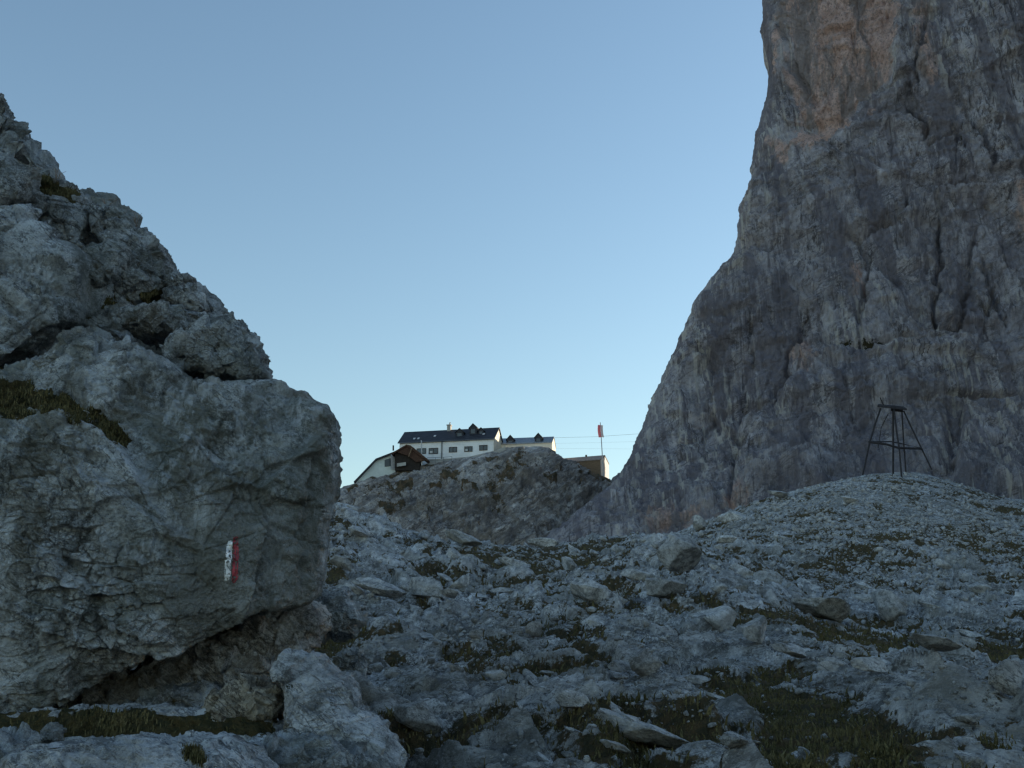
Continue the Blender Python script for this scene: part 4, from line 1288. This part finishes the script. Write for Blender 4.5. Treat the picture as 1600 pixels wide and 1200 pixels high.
def window(root, x, z, w, h, curtain=False, y=0.0):
    f = MB()
    t = 0.09
    f.box(x - w / 2 - t, x + w / 2 + t, y - 0.07, y + 0.02, z - t, z)
    f.box(x - w / 2 - t, x + w / 2 + t, y - 0.07, y + 0.02, z + h, z + h + t)
    for xx in (x - w / 2 - t, x + w / 2, x - 0.04):
        f.box(xx, xx + (t if xx != x - 0.04 else 0.08), y - 0.065, y + 0.02, z, z + h)
    fo = f.build('window', M_FRAME, root)
    MB().box(x - w / 2, x + w / 2, y - 0.02, y + 0.01, z, z + h).build('pane', M_GLASS, fo)
    if curtain:
        MB().box(x - w / 2 + 0.08, x - w / 2 + w * 0.4, y - 0.03, y - 0.022, z + h * 0.08, z + h * 0.5).build('curtain', M_CURTAIN, fo)
    return fo


def dormer(root, x, zb, y, w, h, rise, length):
    d = MB()
    d.poly([(x - w / 2, y, zb), (x + w / 2, y, zb), (x + w / 2, y + length, zb), (x - w / 2, y + length, zb),
            (x - w / 2, y, zb + h), (x + w / 2, y, zb + h), (x + w / 2, y + length, zb + h), (x - w / 2, y + length, zb + h), (x, y, zb + h + rise), (x, y + length, zb + h + rise)],
           [(3, 2, 1, 0), (0, 1, 5, 8, 4), (1, 2, 6, 5), (2, 3, 7, 9, 6), (3, 0, 4, 7), (4, 8, 9, 7), (8, 5, 6, 9)])
    o = d.build('dormer', M_ROOF, root)
    r = MB()
    for s in (-1, 1):
        P = [(x + s * (w / 2 + 0.15), y - 0.12, zb + h - 0.06), (x + s * (w / 2 + 0.15), y + length, zb + h - 0.06), (x, y + length, zb + h + rise + 0.05), (x, y - 0.12, zb + h + rise + 0.05)]
        r.hexa(P + [(a, b, c + 0.08) for a, b, c in P])
    r.build('dormer_roof', M_ROOF, o)
    MB().box(x - w * 0.28, x + w * 0.28, y - 0.03, y - 0.005, zb + h * 0.25, zb + h * 0.85).build('pane', M_GLASS, o)
    return o


# --- main hut
(x0, y0), yaw, L = frame_of(624, 169.3, 771, 166.0)
ze = zof(685.0, 166.0)
hut = empty('mountain_hut', (x0, y0, ze - 3.0), yaw)
tag(hut, 'long white mountain hut with dark roof and dormers on the rocky knoll', 'hut')
H0 = 3.0
roof, sl = gable_house(hut, L, 6.2, H0, H0, 2.25, M_WALL, M_ROOF, M_CREAM)  # cream gable paints warm sun onto the white end wall
PXM = L / 147.0
for px, py, w, h, c in [(659, 708.5, 13, 7, False), (678, 708.5, 13, 7.5, True), (708.5, 706, 11, 6.5, False), (732.5, 705, 11, 6.5, True), (755.5, 703, 11, 6.5, False)]:
    xx = (px - 624) * PXM
    dloc = y0 + xx * math.sin(yaw)
    window(hut, xx, zof(py, dloc) - (ze - 3.0), w * PXM, h * PXM, c)
MB().tube([((691 - 624) * PXM, -0.08, -2.0), ((691 - 624) * PXM, -0.08, H0)], 0.10).build('drainpipe', M_PIPE, hut)
MB().tube([(-0.2, -0.28, H0 - 0.10), (L + 0.2, -0.28, H0 - 0.10)], 0.07).build('gutter', M_PIPE, hut)
cx_ = (696 - 632) * PXM + 0.6
ch = MB().box(cx_ - 0.28, cx_ + 0.28, 2.7, 3.4, H0 + 1.4, H0 + 3.05).build('chimney', M_CONC, hut)
MB().box(cx_ - 0.36, cx_ + 0.36, 2.62, 3.48, H0 + 3.05, H0 + 3.2).build('chimney_cap', M_CONC, ch)
MB().tube([(cx_, 3.05, H0 + 3.2), (cx_ + 0.1, 3.05, H0 + 3.55), (cx_ + 0.22, 3.05, H0 + 3.6)], [0.10, 0.13, 0.05]).build('chimney_pot', M_PALEW, ch)
dormer(hut, (719 - 627) * PXM, H0 + 0.55, 0.9, 1.25, 0.85, 0.6, 2.6)
dormer(hut, (741 - 629) * PXM, H0 + 0.95, 1.3, 1.15, 1.15, 0.65, 2.4)
dormer(hut, (753.5 - 629) * PXM, H0 + 0.85, 1.3, 0.8, 0.75, 0.45, 2.0)
for px, yy in [(646, 0.55), (652.5, 0.55), (677, 1.1), (754, 1.0)]:
    sx0 = (px - 625) * PXM
    z = H0 + yy * sl + 0.18
    P = [(sx0 - 0.17, yy, z), (sx0 + 0.17, yy, z), (sx0 + 0.17, yy + 0.4, z + 0.4 * sl), (sx0 - 0.17, yy + 0.4, z + 0.4 * sl)]
    MB().hexa(P + [(a, b, c + 0.05) for a, b, c in P]).build('skylight', M_PALEW, roof)

# --- annex with a tin roof, and the low link between
(xa, ya), yawa, La = frame_of(776, 171.0, 862, 169.5)
za = zof(691.5, 169.5)
annex = empty('annex', (xa, ya, za - 2.2), yawa)
tag(annex, 'low cream annex with grey tin roof and two dark dormers beside the hut', 'annex')
gable_house(annex, La, 4.2, 2.2, 2.2, 1.25, M_CREAM, M_TIN, M_CREAM, over=0.15)
pa = La / 86.0
dormer(annex, (797 - 776) * pa, 2.0, 0.3, 1.15, 0.95, 0.7, 2.2)
dormer(annex, (841 - 776) * pa, 2.2, 0.3, 1.1, 0.95, 0.65, 2.2)

# --- left wing stepping down the slope
lw = empty('lean_to', (0, 0, 0))
tag(lw, 'pale greenish lean-to whose roof slopes down the knoll beside the brown shed', 'lean-to')
def slope_wall(name, top, bot, d0, thick, mat, parent):
    n_ = len(top)
    A = [at(px, py, d0 + q * 0.1) for q, (px, py) in enumerate(top)]
    B = [at(px, py, d0 + q * 0.1) for q, (px, py) in enumerate(bot)]
    m = MB(); b_ = len(m.v)
    for a_, c_ in zip(A, B):
        m.v += [tuple(a_), tuple(c_), (a_[0] + 0.4, a_[1] + thick, a_[2]), (c_[0] + 0.4, c_[1] + thick, c_[2])]
    for q in range(n_ - 1):
        i0, i1 = b_ + 4 * q, b_ + 4 * (q + 1)
        m.f += [(i0, i0 + 1, i1 + 1, i1), (i0 + 2, i1 + 2, i1 + 3, i0 + 3), (i0, i1, i1 + 2, i0 + 2), (i0 + 1, i0 + 3, i1 + 3, i1 + 1)]
    m.f += [(b_, b_ + 2, b_ + 3, b_ + 1), (b_ + 4 * (n_ - 1), b_ + 4 * (n_ - 1) + 1, b_ + 4 * (n_ - 1) + 3, b_ + 4 * (n_ - 1) + 2)]
    return m.build(name, mat, parent)
slope_wall('wall', [(556, 753), (588, 719), (614, 709.5), (626, 704)], [(556, 775), (588, 765), (614, 752), (626, 750)], 164.6, 4.0, M_PALEG, lw)
slope_wall('roof', [(552.5, 752.5), (587, 716.5), (613, 706.5), (628, 700)], [(553.5, 755), (587.5, 719), (613.5, 708.8), (628, 702)], 164.2, 4.6, M_ROOF, lw)
slope_wall('window', [(601, 718.5), (609, 716)], [(601, 729), (609, 728)], 164.6, 0.25, M_GLASS, lw)
slope_wall('post', [(610.5, 710), (612.2, 710)], [(610.5, 733), (612.2, 733)], 164.4, 0.2, M_PALEW, lw)
MB().tube([tuple(at(614.5, 704, 165)), tuple(at(614.5, 696, 165))], 0.12).build('chimney', M_DARKW_SHADE, lw)

# --- brown shingled shed
shed = empty('shed', tuple(at(635, 722, 163.2)))
tag(shed, 'brown gabled timber shed with an open dark front below the hut', 'shed')
def prism(parent, name, pts, d0, thick, mat, up=(0, 0)):
    A = [at(px, py, d0) for px, py in pts]
    o_ = Vector(parent.location)
    B = [(a_[0] + up[0], a_[1] + thick, a_[2] + up[1]) for a_ in A]
    n_ = len(A)
    m = MB().poly([tuple(Vector(a_) - o_) for a_ in A] + [tuple(Vector(b_) - o_) for b_ in B],
                  [tuple(range(n_)), tuple(reversed(range(n_, 2 * n_)))] + [(q, (q + 1) % n_, n_ + (q + 1) % n_, n_ + q) for q in range(n_)])
    return m.build(name, mat, parent)
prism(shed, 'wall', [(617, 735), (617, 709), (635, 698.5), (656, 711), (656, 735)], 163.6, 2.6, M_DARKW_SHADE)  # near-black block paints the shade of the open front
prism(shed, 'roof', [(611, 708.2), (635, 694.4), (635, 696.6), (612, 710.4)], 163.0, 3.6, M_SHINGLE, (0.3, 0))
prism(shed, 'roof', [(635, 694.4), (642, 696), (669, 718), (667.5, 720.5), (635, 696.6)], 163.0, 3.6, M_SHINGLE, (0.3, 0))
prism(shed, 'gable', [(619, 705.8), (635, 696.8), (665, 719.4), (650, 722), (638, 712), (628, 709)], 163.2, 0.25, M_SHINGLE)
prism(shed, 'counter', [(620, 724), (634, 722), (634, 727), (620, 729)], 163.1, 0.4, M_CONC)
MB().tube([tuple(Vector(at(643.5, 700, 163.0)) - shed.location), tuple(Vector(at(638.5, 714, 162.9)) - shed.location)], 0.09).build('brace', M_TIMBER, shed)

# pale pole in front of the hut
fp = empty('pole', tuple(at(659.5, 722, 163.6)))
tag(fp, 'thin pale pole standing in front of the white hut wall', 'pole')
MB().tube([(0, 0, -0.5), tuple(Vector(at(658.3, 688, 163.6)) - fp.location)], [0.11, 0.08]).build('shaft', M_PALEW, fp)

# terrace wall under the hut
tw = slope_wall('terrace_wall', [(668, 717.5), (700, 716.5), (735, 713.2), (772, 704.2), (790, 698)], [(668, 726), (700, 725), (735, 722), (772, 714), (790, 707)], 164.8, 0.5, M_CONC, None)
tag(tw, 'low pale terrace wall running along the foot of the white hut', 'wall')

# railing on the terrace wall
rl = empty('railing', tuple(at(688, 716, 164.4)))
tag(rl, 'thin grey railing standing on the rock below the white hut', 'railing')
oR = Vector(rl.location)
rp_ = [Vector(at(x, y, 164.4)) - oR for x, y in ((667, 725), (680, 724.5), (693, 724), (706, 723))]
up_ = Vector((0, 0, 0.95))
for p_ in rp_:
    MB().tube([tuple(p_ - Vector((0, 0, 0.4))), tuple(p_ + up_)], 0.035, 6).build('post', M_PIPE, rl)
for h_ in (0.5, 0.95):
    MB().tube([tuple(p_ + Vector((0, 0, h_))) for p_ in rp_], 0.028, 6).build('rail', M_PIPE, rl)

# --- timber barn at the right end
(xb, yb), yawb, Lb = frame_of(876, 170.5, 938, 168.0)
zb = zof(718.5, 168.0)
barn = empty('barn', (xb, yb, zb - 2.2), yawb)
tag(barn, 'brown timber barn with a shingled roof beside the flagpole', 'barn')
gable_house(barn, Lb, 4.0, 2.2, 2.2, 0.95, M_TIMBER, M_BARNR, M_PALEW, over=0.12, z0=-1.0)  # pale gable paints in the sunlit end of the timber walls
MB().tube([((910 - 876) * Lb / 62, 1.9, 2.8), ((910 - 876) * Lb / 62, 1.9, 3.55)], [0.13, 0.16]).build('chimney', M_DARKW_SHADE, barn)

# --- flagpole and flag
P0, P1 = at(943.5, 748, 167.6), at(938, 660, 167.6)
fl = empty('flagpole', tuple(P0))
tag(fl, 'tall thin flagpole carrying a long red and white banner by the barn', 'flagpole')
MB().tube([(0, 0, -0.6), tuple(Vector(P1) - Vector(P0))], [0.09, 0.06]).build('pole', M_PALEW, fl)
ban = empty('banner', tuple(at(938.3, 664.2, 167.5)))
tag(ban, 'long hanging banner in red and white on the tall flagpole', 'flag')
for m_ in (M_FLAGR, M_FLAGW):
    t_ = m_.node_tree; b_ = [q for q in t_.nodes if q.type == 'BSDF_PRINCIPLED'][0]; o_ = [q for q in t_.nodes if q.type == 'OUTPUT_MATERIAL'][0]
    tr = t_.nodes.new('ShaderNodeBsdfTranslucent'); mx = t_.nodes.new('ShaderNodeMixShader'); mx.inputs[0].default_value = 0.6
    t_.links.new(b_.inputs['Base Color'].links[0].from_socket, tr.inputs[0])
    t_.links.new(b_.outputs[0], mx.inputs[1]); t_.links.new(tr.outputs[0], mx.inputs[2]); t_.links.new(mx.outputs[0], o_.inputs['Surface'])
def cloth(name, a0, a1, mat):
    xs = np.linspace(a0, a1, 8); zs = np.linspace(0, -1.95, 22)
    X, Z = np.meshgrid(xs, zs, indexing='xy')
    X = X + 0.06 * np.sin(Z * 2.1) - 0.03 * Z
    Y = 0.10 * np.sin(X * 7 + Z * 1.4) + 0.05 * np.sin(Z * 3.3)
    A = np.stack([X, Y - 0.012, Z], -1); B = np.stack([X, Y + 0.012, Z], -1)
    G = np.concatenate([A, B[::-1]], 0)
    G = np.concatenate([G, G[:1]], 0)
    return link(name, grid_mesh(name, G), mat, ban)
cloth('red_stripe', -0.42, -0.02, M_FLAGR)
cloth('white_stripe', -0.015, 0.40, M_FLAGW)

# --- cables
for pts, lab in [([(862, 684, 170.5), (930, 682.4, 164), (1003, 677.5, 152)], 'uppermost thin cable strung from the annex gable to the cliff'),
                 ([(862, 693, 170.5), (930, 691.6, 164), (992, 690, 152)], 'middle thin cable strung from the annex gable to the cliff'),
                 ([(864, 701, 170.5), (930, 701.0, 164), (985, 701.5, 152)], 'lowest thin cable strung from the annex gable to the cliff')]:
    o = MB().tube([tuple(at(*p)) for p in pts], 0.015 if lab.startswith('upper') else 0.007, 6).build('cable', M_PIPE, None)
    tag(o, lab, 'cable', 'cables to the cliff')

# --- steel tower on the mound
dT = 103.0
tower = empty('tower', tuple(at(1402, 745, dT)))
tag(tower, 'dark steel lattice tower with splayed legs on the rubble mound', 'tower')
oT = Vector(tower.location)
def tp(px, py, dd=0.0): return tuple(Vector(at(px, py, dT + dd)) - oT)
MB().tube([tp(1376, 638, -0.8), tp(1367, 664, -0.8), tp(1359, 691, -1.2), tp(1348, 742, -1.6)], [0.09, 0.09, 0.09, 0.08]).build('leg', M_STEEL, tower)
MB().tube([tp(1412, 642, -0.5), tp(1424, 668, -0.5), tp(1440, 701, -0.8), tp(1456, 734, -1.0)], [0.08, 0.08, 0.08, 0.07]).build('leg', M_STEEL, tower)
MB().tube([tp(1397, 640, -1), tp(1401, 675, -1.4), tp(1405, 700, -1.7), tp(1409, 748, -2.2)], 0.085).build('leg', M_STEEL, tower)
MB().tube([tp(1409, 640, 1.0), tp(1412, 690, 1.4), tp(1416, 745, 1.8)], 0.07).build('leg', M_STEEL, tower)
MB().tube([tp(1395.6, 638, 0.2), tp(1395.6, 690, 0.2), tp(1395.6, 750, 0.2)], 0.10).build('mast', M_STEEL, tower)
MB().tube([tp(1388, 646, 0.4), tp(1377, 668, 0.6), tp(1372, 700, 0.9)], 0.04).build('strut', M_STEEL, tower)
MB().tube([tp(1357, 690.5, -1.2), tp(1384, 694, -1.6), tp(1405, 700, -1.7), tp(1440, 701, -0.9)], 0.11).build('brace', M_STEEL, tower)
MB().tube([tp(1357, 690.5, -1.2), tp(1392, 690, 1.2), tp(1412, 694, 1.4), tp(1440, 700, -0.8)], 0.06).build('brace', M_STEEL, tower)
pl = MB()
pl.hexa([tp(1371, 636, -1.1), tp(1417, 641, -1.1), tp(1412, 637.5, 1.4), tp(1373, 633.5, 1.4), tp(1371, 633.3, -1.1), tp(1417, 638.4, -1.1), tp(1412, 635, 1.4), tp(1373, 631, 1.4)])
pl.build('platform', M_STEEL, tower)
MB().hexa([tp(1392, 642.5, -0.6), tp(1411, 644, -0.6), tp(1411, 644, 0.8), tp(1392, 642.5, 0.8), tp(1392, 634, -0.6), tp(1411, 636, -0.6), tp(1411, 636, 0.8), tp(1392, 634, 0.8)]).build('hub', M_STEEL, tower)
MB().tube([tp(1381, 634, -0.2), tp(1375, 621, -0.2)], [0.07, 0.05]).build('spike', M_STEEL, tower)

# dry stalks on the outcrop skyline
for px, py, k_ in [(165, 330, 4), (213, 348, 3), (88, 280, 3)]:
    m = MB()
    b0 = at(px, py, 12.0)
    for q in range(k_):
        dx, dz = random.uniform(-0.09, 0.12), random.uniform(0.10, 0.2)
        m.tube([(b0[0], b0[1], b0[2] - 0.08), (b0[0] + dx * 0.4, b0[1], b0[2] + dz * 0.6), (b0[0] + dx, b0[1] + 0.02, b0[2] + dz)], [0.004, 0.003, 0.002], 4)
    o = m.build('dry_plant', M_TIMBER, None)
    tag(o, {165: 'thin dry stalks sprouting beside the small dark skyline knob', 213: 'thin dry stalks at the end of the brownish skyline rock', 88: 'short dry stalks on the grassy skyline ledge'}[px], 'plant')

# =================================================================== LIGHT
SUN_AZ, SUN_EL = math.radians(60.0), math.radians(12.0)      # azimuth from the view direction towards the right
w = bpy.data.worlds.new('World'); scene.world = w
w.use_nodes = True
nt = w.node_tree
bg = nt.nodes['Background']
sk = nt.nodes.new('ShaderNodeTexSky')
sk.sky_type = 'NISHITA'
sk.sun_disc = False
sk.sun_elevation = SUN_EL
sk.sun_rotation = SUN_AZ
sk.altitude = 2100
sk.air_density = 1.6
sk.dust_density = 2.0
sk.ozone_density = 1.4
tint = nt.nodes.new('ShaderNodeMix'); tint.data_type = 'RGBA'; tint.blend_type = 'MULTIPLY'; tint.inputs[0].default_value = 1.0
tint.inputs[7].default_value = (0.91, 0.985, 1.045, 1)
nt.links.new(sk.outputs[0], tint.inputs[6])
nt.links.new(tint.outputs[2], bg.inputs[0])
bg.inputs[1].default_value = 0.15
sd = bpy.data.lights.new('sun', 'SUN')
sd.energy = 5.0
sd.angle = math.radians(0.5)
sd.color = (1.0, 0.86, 0.66)
sun = bpy.data.objects.new('sun', sd)
dirv = Vector((math.sin(SUN_AZ) * math.cos(SUN_EL), math.cos(SUN_AZ) * math.cos(SUN_EL), math.sin(SUN_EL)))
sun.rotation_euler = dirv.to_track_quat('Z', 'Y').to_euler()
sun.location = (60, 60, 150)
col.objects.link(sun)

vs = scene.view_settings
vs.view_transform = 'Standard'
vs.look = 'None'
vs.exposure = 0.52
vs.gamma = 1.0
vs.use_curve_mapping = False
scene.cycles.max_bounces = 6
scene.cycles.diffuse_bounces = 5
scene.cycles.use_denoising = True
scene.cycles.filter_width = 1.4
print('done', round(time.time() - T0, 1))
